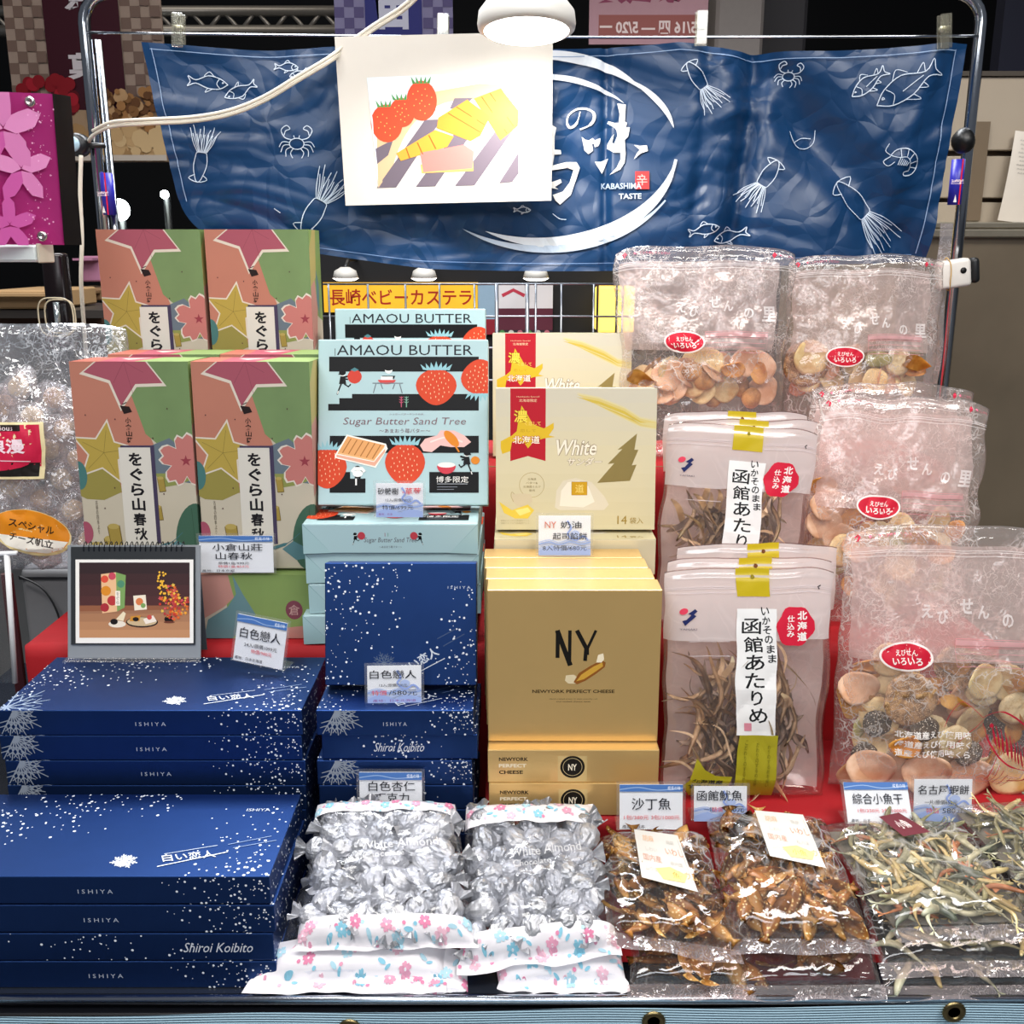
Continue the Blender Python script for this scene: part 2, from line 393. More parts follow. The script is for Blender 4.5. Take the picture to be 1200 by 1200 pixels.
# grid panel
gp = thing('wire_grid_panel', (0, 1.60, 1.19), 'grey wire grid panel behind the upright boxes, below the banner', 'grid')
wm = mat('#8b8f96', .3, .8, .05)
for px in (385, 431, 475, 515, 556, 582, 618, 628, 658, 696, 730):
    a = P(px, 340, 1.6); r_ = .003 if px in (618, 582) else .0016
    obj('wire', tube(bmesh.new(), [(a.x, 0, 0), (a.x, 0, P(px, 333, 1.6).z-1.19)], r_, 8), wm, gp, True)
for py in (333, 371, 408, 446):
    z = P(500, py, 1.6).z-1.19
    obj('wire', tube(bmesh.new(), [(P(378, py, 1.6).x, .003, z), (P(800, py, 1.6).x, .003, z)], .0016, 8), wm, gp, True)
# ------------------------------------------------------------------ blue banner
bn = thing('blue_banner', (.08, 1.55, 1.46), 'dark blue creased cloth banner with white sea creature drawings and calligraphy', 'banner')
def bxz(px, py):                      # banner plane position
    return P(px, py, 1.55)
def bfold(x, z):
    y = .010*math.sin(x*9+z*5) + .006*math.sin(x*23-z*13+1)
    for c, wd, h, sl in ((.335, .018, .030, .1), (.135, .006, .008, -.02), (.47, .05, .035, -.9), (-.38, .05, .012, .8), (-.12, .03, .012, -.4), (.56, .02, .010, .25), (.27, .012, .008, .05)):
        d = (x-c-sl*(z-1.6))/wd; y += h*math.exp(-d*d)*(1 if sl < .2 else -1)
    w1 = noise.noise(Vector((x*5, z*5, 7)))*.08
    for s_, a in ((4, .009), (9, .0050), (20, .0018)):
        y += a*(1-2.2*abs(noise.noise(Vector(((x+w1)*s_*.8+z*s_*.5, (z-w1)*s_*1.5-x*s_*.4, s_)))))
    return y*1.0
def bpt(px, py, off=0.):
    p = bxz(px, py); return Vector((p.x, 1.553+bfold(p.x, p.z)*.9-.012-off, p.z))
clips = (210, 518, 822, 1107)
def bedge(u, v):
    xl = 168+50*v+(max(0, v-.78)/.22)**2*30; xr = 1136-42*v
    top = 50 + 9*abs(math.sin(math.pi*(u*3.05+.02)))*(1 if u < .97 else .3); bot = 300+18*math.sin(math.pi*min(1, u*1.05))*1 - (22 if u < .3 else 0)*(1-u/.3)
    if u > .7: bot = 313-6*(u-.7)/.3
    return xl+(xr-xl)*u, top+(bot-top)*v
def bsurf(u, v):
    x, y = bedge(u, v); return bpt(x, y)-bn.location
ob = obj('cloth', sheet(bsurf, 300, 90), mat('#07355f', .40, nz=.12, scale=12, bump=.0, spec=.5), bn, True)
_t = ob.data.materials[0].node_tree; _n = _t.nodes; _tc = _n.new('ShaderNodeTexCoord'); _no = _n.new('ShaderNodeTexNoise'); _no.inputs['Scale'].default_value = 7
_mx = _n.new('ShaderNodeMix'); _mx.data_type = 'RGBA'; _mx.blend_type = 'ADD'; _mx.inputs[0].default_value = .12; _vo = _n.new('ShaderNodeTexVoronoi'); _vo.feature = 'DISTANCE_TO_EDGE'; _vo.inputs['Scale'].default_value = 17
_bu = _n.new('ShaderNodeBump'); _bu.inputs['Distance'].default_value = .012; _bu.inputs['Strength'].default_value = .20
_cl = _n.new('ShaderNodeMapRange'); _cl.inputs[2].default_value = .35
for a_, b_ in ((_tc.outputs['Object'], _no.inputs['Vector']), (_tc.outputs['Object'], _mx.inputs[6]), (_no.outputs['Color'], _mx.inputs[7]), (_mx.outputs[2], _vo.inputs['Vector']), (_vo.outputs['Distance'], _cl.inputs[0]), (_cl.outputs[0], _bu.inputs['Height']), (_bu.outputs[0], _n['Principled BSDF'].inputs['Normal'])): _t.links.new(a_, b_)
A = Art(1, 1)
def wl_(pts, wd=.0009, col='#c9d6e6', sub=0):
    A.line(col, [(x/1200, y/1200) for x, y in pts], wd, sub=sub)
def xf(pts, cx, cy, s_, rot=0, fl=1):
    c, n_ = math.cos(R(rot)), math.sin(R(rot)); return [(cx+s_*(x*fl*c-y*n_), cy+s_*(x*fl*n_+y*c)) for x, y in pts]
LW = .85/1200
def dfish(cx, cy, L, rot=0, fl=1, big=0):
    T = lambda p, w_=LW, sub=5: wl_(xf(p, cx, cy, L, rot, fl), w_, sub=sub)
    T([(.5, .0), (.3, -.13), (0, -.18), (-.3, -.05), (-.5, -.14), (-.44, 0), (-.5, .12), (-.3, .03), (0, .13), (.3, .12), (.5, 0)], LW*1.3, 4)
    T([(.28, -.12), (.22, 0), (.3, .11)]); T([(-.1, -.17), (.02, -.28), (.15, -.17)]); T([(.0, .13), (-.05, .24), (.12, .14)])
    T([(.40, -.03), (.37, -.05), (.36, -.02), (.40, -.03)], LW, 3)
    if big: T([(-.3, -.06), (-.35, -.17), (-.2, -.09)]); T([(-.2, .06), (-.22, .15), (-.1, .09)]); T([(.1, .02), (-.25, -.02)])
def dsquid(cx, cy, L, rot=0, al=1.):       # body along -x, arms towards +x
    T = lambda p, w_=LW, sub=4: wl_(xf(p, cx, cy, L, rot), w_, sub=sub)
    T([(0, -.11), (-.2, -.13), (-.42, -.07), (-.5, 0), (-.42, .07), (-.2, .13), (0, .11)], LW*1.2); T([(-.36, -.08), (-.44, -.19), (-.5, 0), (-.44, .19), (-.36, .08)], LW*1.2, 3)
    T([(0, -.11), (.06, -.08), (.06, .08), (0, .11)])
    for k in range(7):
        a = (k-3)*.035; T([(.06, a*.8), (.22, a*1.6+.02*math.sin(k*2)), (.38, a*2.2), (.5*al+.06*(k % 2), a*2.8+.02*math.cos(k*3))])
        T([(.07, a*.8+.015), (.24, a*1.6+.035), (.40, a*2.2+.02)])
def dcrab(cx, cy, L, rot=0):
    T = lambda p, w_=LW, sub=4: wl_(xf(p, cx, cy, L, rot), w_, sub=sub)
    T([(.2*math.cos(R(a)), .05+.15*math.sin(R(a))) for a in range(0, 361, 30)], LW*1.2, 2)
    for s_ in (1, -1):
        T([(.14*s_, -.06), (.32*s_, -.12), (.42*s_, -.32), (.28*s_, -.45), (.18*s_, -.36), (.30*s_, -.30), (.34*s_, -.18)], LW*1.2)
        T([(.18*s_, .02), (.38*s_, 0), (.48*s_, .14)]); T([(.19*s_, .08), (.36*s_, .1), (.44*s_, .28)])
        T([(.16*s_, .14), (.30*s_, .22), (.30*s_, .40)]); T([(.1*s_, .18), (.18*s_, .3), (.12*s_, .44)]); T([(.06*s_, -.1), (.08*s_, -.18)])
def dshrimp(cx, cy, L, rot=0):
    T = lambda p, w_=LW, sub=4: wl_(xf(p, cx, cy, L, rot), w_, sub=sub)
    T([(-.35, -.08), (-.2, -.25), (.1, -.3), (.38, -.12), (.44, .15), (.3, .38), (.08, .45), (.05, .36), (.2, .3)], LW*1.2)
    T([(-.35, -.08), (-.15, -.03), (.08, -.06), (.2, .08), (.2, .3)]); T([(-.35, -.08), (-.5, -.2), (-.42, -.4)]); T([(-.35, -.05), (-.52, .1), (-.4, .22), (-.25, .1)])
    for a, b in (((-.1, -.3), (-.08, -.04)), ((.12, -.3), (.08, -.06)), ((.3, -.2), (.16, 0)), ((.42, .0), (.21, .1)), ((.42, .2), (.21, .2))): T([a, b], LW, 0)
    for k in range(6): T([(-.1+.05*k, -.03+.02*k), (-.16+.05*k, .18)], LW, 0)
dfish(245, 98, 46, 5); dfish(282, 106, 40, 155, 1); dfish(337, 80, 30, 5); dfish(352, 88, 22, 160)
dsquid(237, 183, 62, -82); dcrab(351, 168, 42); dsquid(376, 240, 78, -60); dfish(612, 246, 20)
dsquid(822, 100, 62, 55); dcrab(928, 86, 32, 10); dfish(1018, 98, 50, -38, -1, 1); dfish(1062, 102, 84, -32, -1, 1)
dshrimp(1057, 187, 42, 5); dsquid(893, 214, 62, 125); dsquid(1014, 248, 92, 50, 1.1); dfish(824, 270, 36, -12); dfish(856, 277, 42, -15, -1)
wl_([(930, 152), (936, 170), (948, 173), (960, 165), (962, 150)], LW, sub=4); wl_([(934, 166), (945, 160), (957, 160)], LW, sub=4)
wl_([(325, 245), (332, 250)], LW); wl_([(648, 250), (656, 256), (664, 257)], LW, sub=3)
# brushed ring strokes
def arc(cx, cy, rx, ry, a0, a1, w0, n=36, col='#dfe6ee'):
    A.line(col, [((cx+rx*math.cos(R(a0+(a1-a0)*k/n)))/1200, (cy+ry*math.sin(R(a0+(a1-a0)*k/n)))/1200) for k in range(n+1)], [w0*math.sin(math.pi*min(1, max(.05, k/n)))**.8/1200 for k in range(n+1)])
arc(640, 168, 142, 102, -110, -38, 12); arc(632, 178, 130, 88, -112, -40, 7); arc(652, 168, 138, 95, -52, -10, 7)
arc(640, 172, 152, 112, 8, 118, 15); arc(640, 178, 160, 114, 30, 128, 9, col='#b9c8da')
def zb(pts): return [((640+x/7.5)/1200, (100+y/7.5)/1200) for x, y in pts]
A.line('#f2f2ee', zb([(300, 230), (270, 330), (215, 370), (185, 330), (200, 260), (270, 210), (350, 205), (415, 240), (420, 300), (380, 350), (300, 385)]), [.001, .0024, .0016, .002, .0028, .0014], sub=5)
for p_ in ([(315, 450), (345, 475), (380, 480), (410, 460), (430, 480), (480, 460), (475, 500), (460, 530), (430, 540), (425, 510), (405, 510), (415, 570), (375, 600), (340, 570)],
           [(625, 160), (700, 170), (690, 320), (710, 330), (700, 370), (735, 370), (720, 450), (690, 480), (700, 600), (690, 680), (650, 740), (560, 785), (620, 720), (655, 650), (655, 590), (600, 590), (540, 550), (545, 510), (575, 455), (598, 425), (582, 500), (600, 512), (628, 440), (620, 395), (600, 370), (540, 330), (550, 310), (600, 330), (640, 330), (645, 250)],
           [(770, 525), (820, 535), (880, 530), (890, 580), (830, 600), (770, 650), (800, 590), (820, 570)], [(430, 670), (480, 670), (550, 640), (520, 720), (495, 775), (465, 730)],
           [(0, 330), (40, 340), (90, 370), (75, 450), (75, 560), (130, 565), (135, 600), (75, 605), (60, 700), (180, 670), (270, 670), (300, 720), (270, 820), (220, 960), (125, 1045), (85, 1010), (60, 960), (150, 930), (210, 850), (245, 740), (190, 720), (50, 745), (0, 760)],
           [(40, 850), (130, 820), (140, 850), (80, 890), (110, 910), (50, 900)]): A.poly('#f2f2ee', zb(p_))
A.rect('#c23a3c', 744/1200, 201/1200, 760/1200, 222/1200); A.text('#e9b0aa', '辛', 752/1200, 211/1200, 13/1200)
A.text('#b6c9dd', 'KABASHIMA', 728/1200, 218/1200, 7/1200, w=46/1200, bold=.02); A.text('#d8e2ec', 'TASTE', 738/1200, 230/1200, 6.5/1200, w=26/1200, bold=.02)
for seg in (0, 1):
    if seg: pts = [bedge(.985, .03+.93*k/40) for k in range(41)] + []
    else: pts = [bedge(.01+.975*k/90, .035) for k in range(91)]
    wl_(pts, .0008, '#8fa6c8')
wl_([bedge(.012, .03+.78*k/40) for k in range(41)], .0008, '#8fa6c8'); wl_([bedge(.1+.88*k/90, .965) for k in range(91)], .0007, '#6d87b0')
A.step = .00001
A.build('printed_drawings', bn, lambda a, b, o: bpt(a*1200, (1-b)*1200, .0016+o)-bn.location)
# clear clips
clm = film('clip_plastic', milk=.06, crease=.0, tint='#f3f3ee', gloss=.35, body='#e6dfc8', bump=.1)
def clip(px, py, lab, tilt):
    c = thing('plastic_clip', P(px, py, 1.535), lab, 'clip', rot=(0, R(tilt), 0))
    bm = bmesh.new(); bx(bm, -.008, .008, -.007, -.0045, -.022, .022, .001); obj('front_jaw', bm, clm, c)
    bm = bmesh.new(); bx(bm, -.0085, .0085, .0045, .007, -.022, .022, .001); obj('back_jaw', bm, clm, c)
    bm = bmesh.new(); tube(bm, [(-.006, 0, .003), (.006, 0, .003)], .0045, 12); obj('spring', bm, mat('#b7b19a', .3, .7), c, True)
    bm = bmesh.new()
    for k in (-.005, 0, .005): bx(bm, k-.0006, k+.0006, -.0082, -.007, -.004, .021)
    o = obj('ribs', bm, clm, c); o['kind'] = 'stuff'
    return c
clip(209, 36, 'clear plastic clip at left end of banner', 4); clip(519, 37, 'clear plastic clip holding the printed paper sheet', 2)
clip(822, 33, 'clear plastic clip right of the lamp', 0); clip(1107, 37, 'clear plastic clip at right end of banner', -6)
# printed sheet
sq = [P(392, 43, 1.515), P(648, 37, 1.512), P(646, 235, 1.500), P(405, 241, 1.505)]
pp = thing('printed_sheet', sq[3], 'white paper sheet with photo of strawberries and butter biscuits', 'poster')
def sheetpt(u, v, o=0.):
    p = sq[0].lerp(sq[1], u).lerp(sq[3].lerp(sq[2], u), v); return p + Vector((0, -.004*math.sin(math.pi*u)*v-o, 0)) - pp.location
obj('paper', sheet(lambda u, v: sheetpt(u, v), 20, 14), mat('#d9d2c8', .6, nz=.02), pp, True)
A = Art(1, 1)
def ph(pts): return [((x-392)/254, (y-43)/195) for x, y in pts]
A.poly('#dfe7ee', ph([(427, 90), (604, 87), (606, 214), (434, 218)]))
A.poly('#cfae88', ph([(431, 150), (480, 112), (560, 100), (605, 104), (606, 214), (434, 218)]))
for x in (430, 478, 526, 574): A.poly('#6a5f6a', ph([(x+2, 218), (x+64, 140), (x+84, 140), (x+26, 218)][0:4]) if x < 560 else ph([(x+8, 216), (606, 180), (606, 205), (598, 215)]))
A.poly('#6a5f6a', ph([(433, 172), (455, 162), (448, 180), (434, 190)])); A.poly('#6a5f6a', ph([(530, 116), (552, 116), (540, 128), (524, 128)]))
for cx, cy, rx, ry in ((448, 143, 19, 22), (467, 131, 15, 17), (491, 118, 18, 23)):
    A.ell('#dc4a2c', (cx-392)/254, (cy-43)/195, rx/254, ry/195, 24)
    for k in range(14): A.ell('#f4b060', (cx-392+rx*.7*math.cos(k*2.4)*math.sqrt(k/14))/254, (cy-43+ry*.75*math.sin(k*2.4)*math.sqrt(k/14))/195, .003, .004, 5)
    for k in range(-2, 3): A.poly('#4c8f4c', [((cx-392+k*4-2)/254, (cy-43-ry*.85)/195), ((cx-392+k*6)/254, (cy-43-ry-5)/195), ((cx-392+k*4+2)/254, (cy-43-ry*.85)/195)])
for pts, c in (([(510, 138), (545, 118), (572, 138), (560, 160), (548, 166), (508, 150)], '#d88c30'), ([(553, 117), (585, 106), (606, 132), (605, 150), (584, 166)], '#da9034'),
               ([(458, 178), (506, 152), (528, 160), (520, 172), (463, 187)], '#dc9838'), ([(487, 178), (540, 170), (552, 178), (550, 198), (490, 201)], '#dc7c74'), ([(487, 192), (551, 190), (551, 201), (488, 202)], '#e8b060')):
    A.poly(c, ph(pts))
    x0, x1 = pts[0][0], pts[-2][0]
for a, b in (((522, 133), (560, 156)), ((532, 126), (566, 148)), ((562, 115), (592, 158)), ((572, 111), (600, 150)), ((470, 172), (474, 184)), ((484, 166), (490, 180)), ((498, 158), (506, 174))):
    A.line('#a05c1c', ph([a, b]), .006)
A.build('printed_photo', pp, lambda a, b, o: sheetpt(a, 1-b, .0005+o*.6))
# lamp
lp = thing('flood_bulb', P(617, 36, 1.34), 'white cone-shaped flood bulb glowing above the printed sheet', 'lamp', rot=(R(-7), 0, 0))
s_ = 57/1200*(P(617, 36, 1.34).y*cp+.3*.247*-1+.05)
bm = lathe(bmesh.new(), [(.054, -.001), (.0585, .002), (.0595, .008), (.058, .020), (.047, .034), (.030, .062), (.026, .09), (.0255, .12)], 40)
obj('housing', bm, mat('#e9e6df', .35, nz=.02), lp, True)
bm = lathe(bmesh.new(), [(.001, -.006), (.03, -.005), (.050, -.002), (.0545, .001)], 40); obj('glowing_lens', bm, mat('#fff8ee', .3, nz=0, emit=10), lp, True)
bm = lathe(bmesh.new(), [(.0265, .11), (.031, .12), (.031, .16), (.02, .17)], 24); obj('socket', bm, mat('#e6e6e6', .4), lp, True)
l = bpy.data.lights.new('bulb_beam', 'SPOT'); l.energy = 7; l.spot_size = R(160); l.spot_blend = .6; l.shadow_soft_size = .04; l.color = (1, .97, .93)
o = bpy.data.objects.new('bulb_beam', l); C.objects.link(o); o.location = P(617, 36, 1.34)+Vector((0, .022, -.012)); o.rotation_euler = (R(22), 0, 0)
# white cable
wc = mat('#e4dccb', .45, nz=.04)
pts = [P(520, -40, 1.50), P(480, 6, 1.52), P(436, 36, 1.53), P(405, 58, 1.522), P(385, 73, 1.50), P(350, 94, 1.49), P(310, 118, 1.49), P(270, 134, 1.49), P(225, 142, 1.49), P(170, 145, 1.49), P(132, 148, 1.51), P(110, 158, 1.54), P(103, 168, 1.565)]
c0 = pts[9]; bm = tube(bmesh.new(), [p-c0 for p in spline(pts, 8)], .0026, 8); tube(bm, [p-c0+Vector((0, -.003, .005)) for p in spline(pts[:-1], 8)], .0024, 8)
o = obj('power_cable', bm, wc, None, True); o.location = c0; tag(o, 'white twin power cable slung across the blue banner', 'cable')
pts = [P(95, 182, 1.55), P(94, 230, 1.55), P(96, 280, 1.55), P(95, 330, 1.55), P(99, 390, 1.55), P(103, 450, 1.55)]
c0 = pts[0]; bm = tube(bmesh.new(), [p-c0 for p in spline(pts, 8)], .0032, 8)
o = obj('power_cable', bm, wc, None, True); o.location = c0; tag(o, 'white cable hanging straight down beside left post', 'cable')
jb = thing('round_clamp', P(92, 170, 1.56), 'small round clamp with pale blue face on left post', 'clamp')
obj('body', lathe(bmesh.new(), [(.012, -.012), (.016, -.008), (.016, .008), (.012, .012)], 24, Matrix.Rotation(R(90), 4, 'X')), mat('#16181c', .35), jb, True)
obj('pale_cap', lathe(bmesh.new(), [(.0105, .012), (.010, .016), (.004, .018), (.0005, .0182)], 24, Matrix.Translation((-.003, 0, 0)) @ Matrix.Rotation(R(90), 4, 'X')), mat('#a9c8d8', .2), jb, True)
obj('screw_arm', tube(bmesh.new(), [(.01, 0, 0), (.035, .01, 0)], .004, 8), mat('#444444', .3, .8), jb, True)
# ================================================================== boxed goods
def lean(d): return (R(90-d), 0, 0)
# ---- navy starry boxes
navy = mat('#27447c', .46, .94, nz=.08, scale=40, spec=.7)
silver = ink('#c3ccd8', .35, .3)
def flake(A, col, u, v, r, arms=7, wd=.0012, half=False, seed=1):
    rn = random.Random(seed)
    for k in range(arms):
        a = R(360*k/arms + 10) if not half else R(-100+200*k/(arms-1)-0)
        if half: a = R(-80+200*k/(arms-1))
        dx, dy = math.cos(a)*r*A.H/A.W, math.sin(a)*r
        L_ = rn.uniform(.75, 1.1); A.line(col, [(u, v), (u+dx*L_*.5, v+dy*L_*.5), (u+dx*L_, v+dy*L_)], [wd*1.4, wd, wd*.7])
        for t_, b in ((.35, .35), (.6, .28)):
            for s_ in (1, -1):
                a2 = a+s_*.75; A.line(col, [(u+dx*L_*t_, v+dy*L_*t_), (u+dx*L_*t_+math.cos(a2)*r*b*A.H/A.W, v+dy*L_*t_+math.sin(a2)*r*b)], [wd, wd*.6])
def snow(A, n, fn, rs, seed, col='#dfe6f0'):
    rn = random.Random(seed); k = 0; A.up()
    while k < n:
        u, v = rn.random(), rn.random()
        if rn.random() < fn(u, v):
            r = rs*rn.choice((.6, .8, 1, 1.5)); k += 1
            A.poly(col, [(u+r*math.cos(R(60*j))/A.W, v+r*math.sin(R(60*j))/A.H) for j in range(6)], up=False)
def navy_box(W, D, H, label, name, front_style, small=False, seed=3):
    t = thing(name, (0, 0, 0), label, 'box')
    obj('carton', box(-W/2, W/2, 0, D, 0, H, .0009, 2), navy, t)
    A = Art(W, D)
    snow(A, 170 if not small else 150, lambda u, v: max(0, 1-abs(u+v*.9-.42)*2.2)*(u < .62) if not small else max(0, 1-(u*1.4+v*.55)*.95)+.03, .0011 if not small else .0009, seed)
    snow(A, 90 if not small else 70, lambda u, v: max(0, (u-.72)*4)*max(0, v*1.3-.05)*(1 if not small else 1), .0011 if not small else .0009, seed+1)
    if not small:
        flake(A, '#8fa0b8', .02, .95, .30, 10, .0016, seed=5)
        flake(A, '#dfe6ee', .56, .84, .085, 9, .0016, seed=2)
        A.text('#e6ebf2', '白い恋人', .74, .78, .085, w=.15, rot=-9, bold=.01, shear=-.3); A.line('#e6ebf2', [(.665, .90), (.85, .735)], .0012)
        A.line('#c3ccd8', [(.665, .76), (.81, .66)], .0008); A.line('#8fa2c0', [(.84, .65), (.96, .55)], .0008); A.line('#8fa2c0', [(.86, .69), (.98, .60)], .0008)
        A.text('#c3ccd8', 'ISHIYA', .885, .22, .035, w=.075)
    else:
        A.text('#b8c2d2', 'I S H I Y A', .885, .20, .022, w=.15)
        flake(A, '#52637f', .39, .82, .10, 9, .0010, seed=2); A.text('#c3ccd8', '白い恋人', .62, .80, .085, w=.28, rot=-30, bold=.02); A.line('#c3ccd8', [(.56, .93), (.79, .78)], .0009)
        A.line('#41547a', [(.74, .62), (.86, .54)], .001); A.line('#41547a', [(.78, .68), (.92, .58)], .001)
    A.build('top_print', t, topf(W, H))
    A = Art(W, H)
    if front_style == 0:
        A.text('#aab3c4', 'I S H I Y A', .50, .55, .15, w=.10 if not small else .15)
        snow(A, 60 if not small else 55, lambda u, v: max(0, (u-.66)*4), .0008, seed+4)
        flake(A, '#8a93a0', .05 if not small else .12, .1, 1.05, 12, .0013, half=True, seed=8)
    elif front_style == 1:
        A.text('#c9cfda', 'Shiroi Koibito', .84 if not small else .5, .52, .36, w=.20 if not small else .32, shear=.3)
        snow(A, 45, lambda u, v: max(0, 1-abs(u-.5)*3), .0009, seed+5)
    A.build('front_print', t, front(W))
    A = Art(D, H); snow(A, 60, lambda u, v: .8, .0009, seed+7); A.build('side_print', t, rightf(W/2))
    finish(t); return t
XL, HN = (-.545-.222)/2, .0287
rn = random.Random(11)
nb0 = navy_box(.323, .147, HN, 'large navy box sprinkled with white snow, topmost of the front left stack', 'chocolate_box', 0)
nb1 = navy_box(.323, .147, HN, 'large navy box with silver script at right end, in the front left stack', 'chocolate_box', 1, seed=21)
names4 = ['large navy box at the very bottom of the front left stack', None, 'large navy box just under the topmost of the front left stack', None]
for i in range(4):
    dx = (0, -.001, .0015, -.001)[i]; loc = (XL+dx, .829, .7995+i*.0303)
    if i == 3: nb0.location = loc
    elif i == 1: nb1.location = loc
    else: dup(nb0, loc, label=names4[i], group='front left stack of navy boxes')
nb0['group'] = nb1['group'] = 'front left stack of navy boxes'
for i in range(7):
    if i < 2: continue
    lab = {6: 'large navy starry box under the desk calendar, topmost of the rear left stack', 5: 'large navy box second from top of the rear left stack', 4: 'large navy box third from top of the rear left stack', 3: 'large navy box fourth from top of the rear left stack, mostly hidden', 2: 'large navy box near the bottom of the rear left stack, hidden'}[i]
    dup(nb0, (XL+(0, .001, -.001, .0, .001, -.0015, 0)[i]-.001, 1.0, .7995+i*.0293), label=lab, group='rear left stack of navy boxes')
for i in range(2): dup(nb0, (XL, 1.0, .7995+i*.0293), label='large navy box, '+('lowest', 'second lowest')[i]+' of the rear left stack, hidden', group='rear left stack of navy boxes')
TZ = .7995+7*.0293
sb0 = navy_box(.167, .135, HN, 'small navy starry box lying under the upright one, topmost of its stack', 'chocolate_box', 0, True, 5)
sb1 = navy_box(.167, .135, HN, 'small navy box with silver script on its front, second of its stack', 'chocolate_box', 1, True, 6)
XS = -.1245
g = 'small navy boxes between large navy stacks and gold boxes'
sb0['group'] = sb1['group'] = g
for i in range(7):
    loc = (XS+(0, 0, .002, -.001, -.002, .004, 0)[i], 1.0+(.0 if i != 5 else .003), .7995+i*.0293)
    if i == 6: sb0.location = loc
    elif i == 5: sb1.location = loc
    elif i == 4: dup(sb0, loc, label='small navy box with a white frost pattern, behind the almond price tag', group=g)
    else: dup(sb1, loc, label='small navy box, '+('lowest', 'second from the bottom', 'third from the bottom', 'fourth from the bottom')[i]+' of the small stack behind silver candies', group=g)
dup(sb0, (XS-.002+.004, 1.075, TZ+.001), lean(13), label='small navy starry box stood upright, facing front', group=g)
# ---- patterned orange-green wrapped boxes
def blossom(A, col, u, v, r, edge='#f0e4d4', ctr=None):
    A.radial(edge, u, v, r*1.08, flower()); A.radial(col, u, v, r, flower()); 
    if ctr: A.radial(ctr, u, v, r*.22, star(5, .4))
TONE[:] = (.86, .9)        # printed inks are a little duller than the swatches below
ogura_base = mat('#d9cdb4', .55, nz=.05, scale=30)
gr1, gr2 = mat('#7a9a5c', .6, nz=.22, scale=18, key='wash'), mat('#8fae5a', .6, nz=.2, scale=18)
def ogura_face(A):
    A.poly(mat('#cf7f66', .6, nz=.08, scale=15), [(0, 0), (.45, 0), (.6, .3), (.72, .47), (.6, .62), (0, .63)])
    A.poly(gr1, [(.40, 0), (1, 0), (1, .40), (.72, .40), (.60, .34), (.50, .15)])
    A.poly('#6f7f8c', [(.62, .40), (.8, .36), (1, .46), (1, .58), (.7, .56), (.62, .5)])
    A.poly('#a79a48', [(0, .50), (.15, .48), (.33, .50), (.36, .62), (.2, .66), (.05, .655), (0, .64)])
    A.poly('#9aa254', [(.66, .53), (.85, .53), (1, .555), (.85, .585), (.7, .60)])
    A.radial('#efe2cf', .46, .02, .215, star(5, .52), 188); A.radial('#b8586a', .46, .015, .195, star(5, .52), 188)
    A.line('#8e3f52', [(.46, .0), (.50, .10), (.52, .15)], .0004); A.line('#8e3f52', [(.46, 0), (.36, .1)], .0004); A.line('#8e3f52', [(.46, 0), (.62, .05)], .0004)
    A.radial('#efe2cf', .23, .43, .165, star(5, .48), 10); A.radial('#c9ac48', .23, .43, .148, star(5, .48), 10)
    for a in range(5): A.line('#8a7a34', [(.23, .43), (.23+.2*math.cos(R(72*a-80)), .43+.11*math.sin(R(72*a-80)))], .0005)
    blossom(A, '#d88078', .93, .47, .13, ctr='#a83f4c')
    A.ell('#4b8380', -.0, .54, .07, .07); A.ell('#46705a', .96, .84, .16, .165, 28, 8); A.line('#35553f', [(.95, .70), (.97, .99)], .0005)
    A.poly('#5f8f96', [(.70, .90), (.80, .86), (.90, .89), (.97, .94), (.82, .955)])
    for x, y, a in ((.10, .93, 12), (.22, .90, -8), (.26, .84, 10), (.66, .72, 0), (.70, .58, 5)):
        s_ = 1 if x < .5 else .55
        A.poly('#7c6420', [(x-.055*s_, y-.05*s_), (x+.055*s_, y-.055*s_), (x+.075*s_, y+.07*s_), (x-.03*s_, y+.075*s_)]); A.poly('#b59a44', [(x-.048*s_, y-.046*s_), (x+.048*s_, y-.05*s_), (x+.067*s_, y+.065*s_), (x-.024*s_, y+.07*s_)])
        A.ell('#c9b05c', x, y-.05*s_, .05*s_, .014*s_, 12)
    A.ell('#b8566e', .02, .82, .06, .055)
    for i in range(9):
        A.line('#9fb0b0', [(.34, .885+i*.012), (.58, .885+i*.012)], .00035, up=i == 0)
    for i in range(9): A.line('#9fb0b0', [(.34+.03*i, .885), (.34+.03*i, .98)], .00035, up=i == 0)
    A.line('#4a7f86', [(.38, .99), (.5, .93), (.6, .9), (.75, .87), (.86, .82)], [.0004, .004, .0008], sub=5)
    A.rect('#4b4060', .375, .395, .665, .875); A.rect('#efe9dc', .358, .405, .63, .88)
    A.vtext('#1c1a20', 'をぐら山春秋', .495, .425, .865, .115, bold=.034)
    A.vtext('#33231f', '小倉山荘', .46, .26, .385, .05, bold=.02); A.poly('#2a1c1c', [(.40, .205), (.48, .21), (.50, .235), (.43, .245)]); A.line('#2a1c1c', [(.42, .2), (.46, .19)], .001)
    A.vtext('#6a5f50', '古都の四季より', .13, .66, .83, .02)
    for u, v in ((.35, .27), (.66, .36), (.8, .22), (.72, .63), (.2, .70), (.1, .25), (.3, .6)): A.ell('#5a3038', u, v, .006, .004, 6)
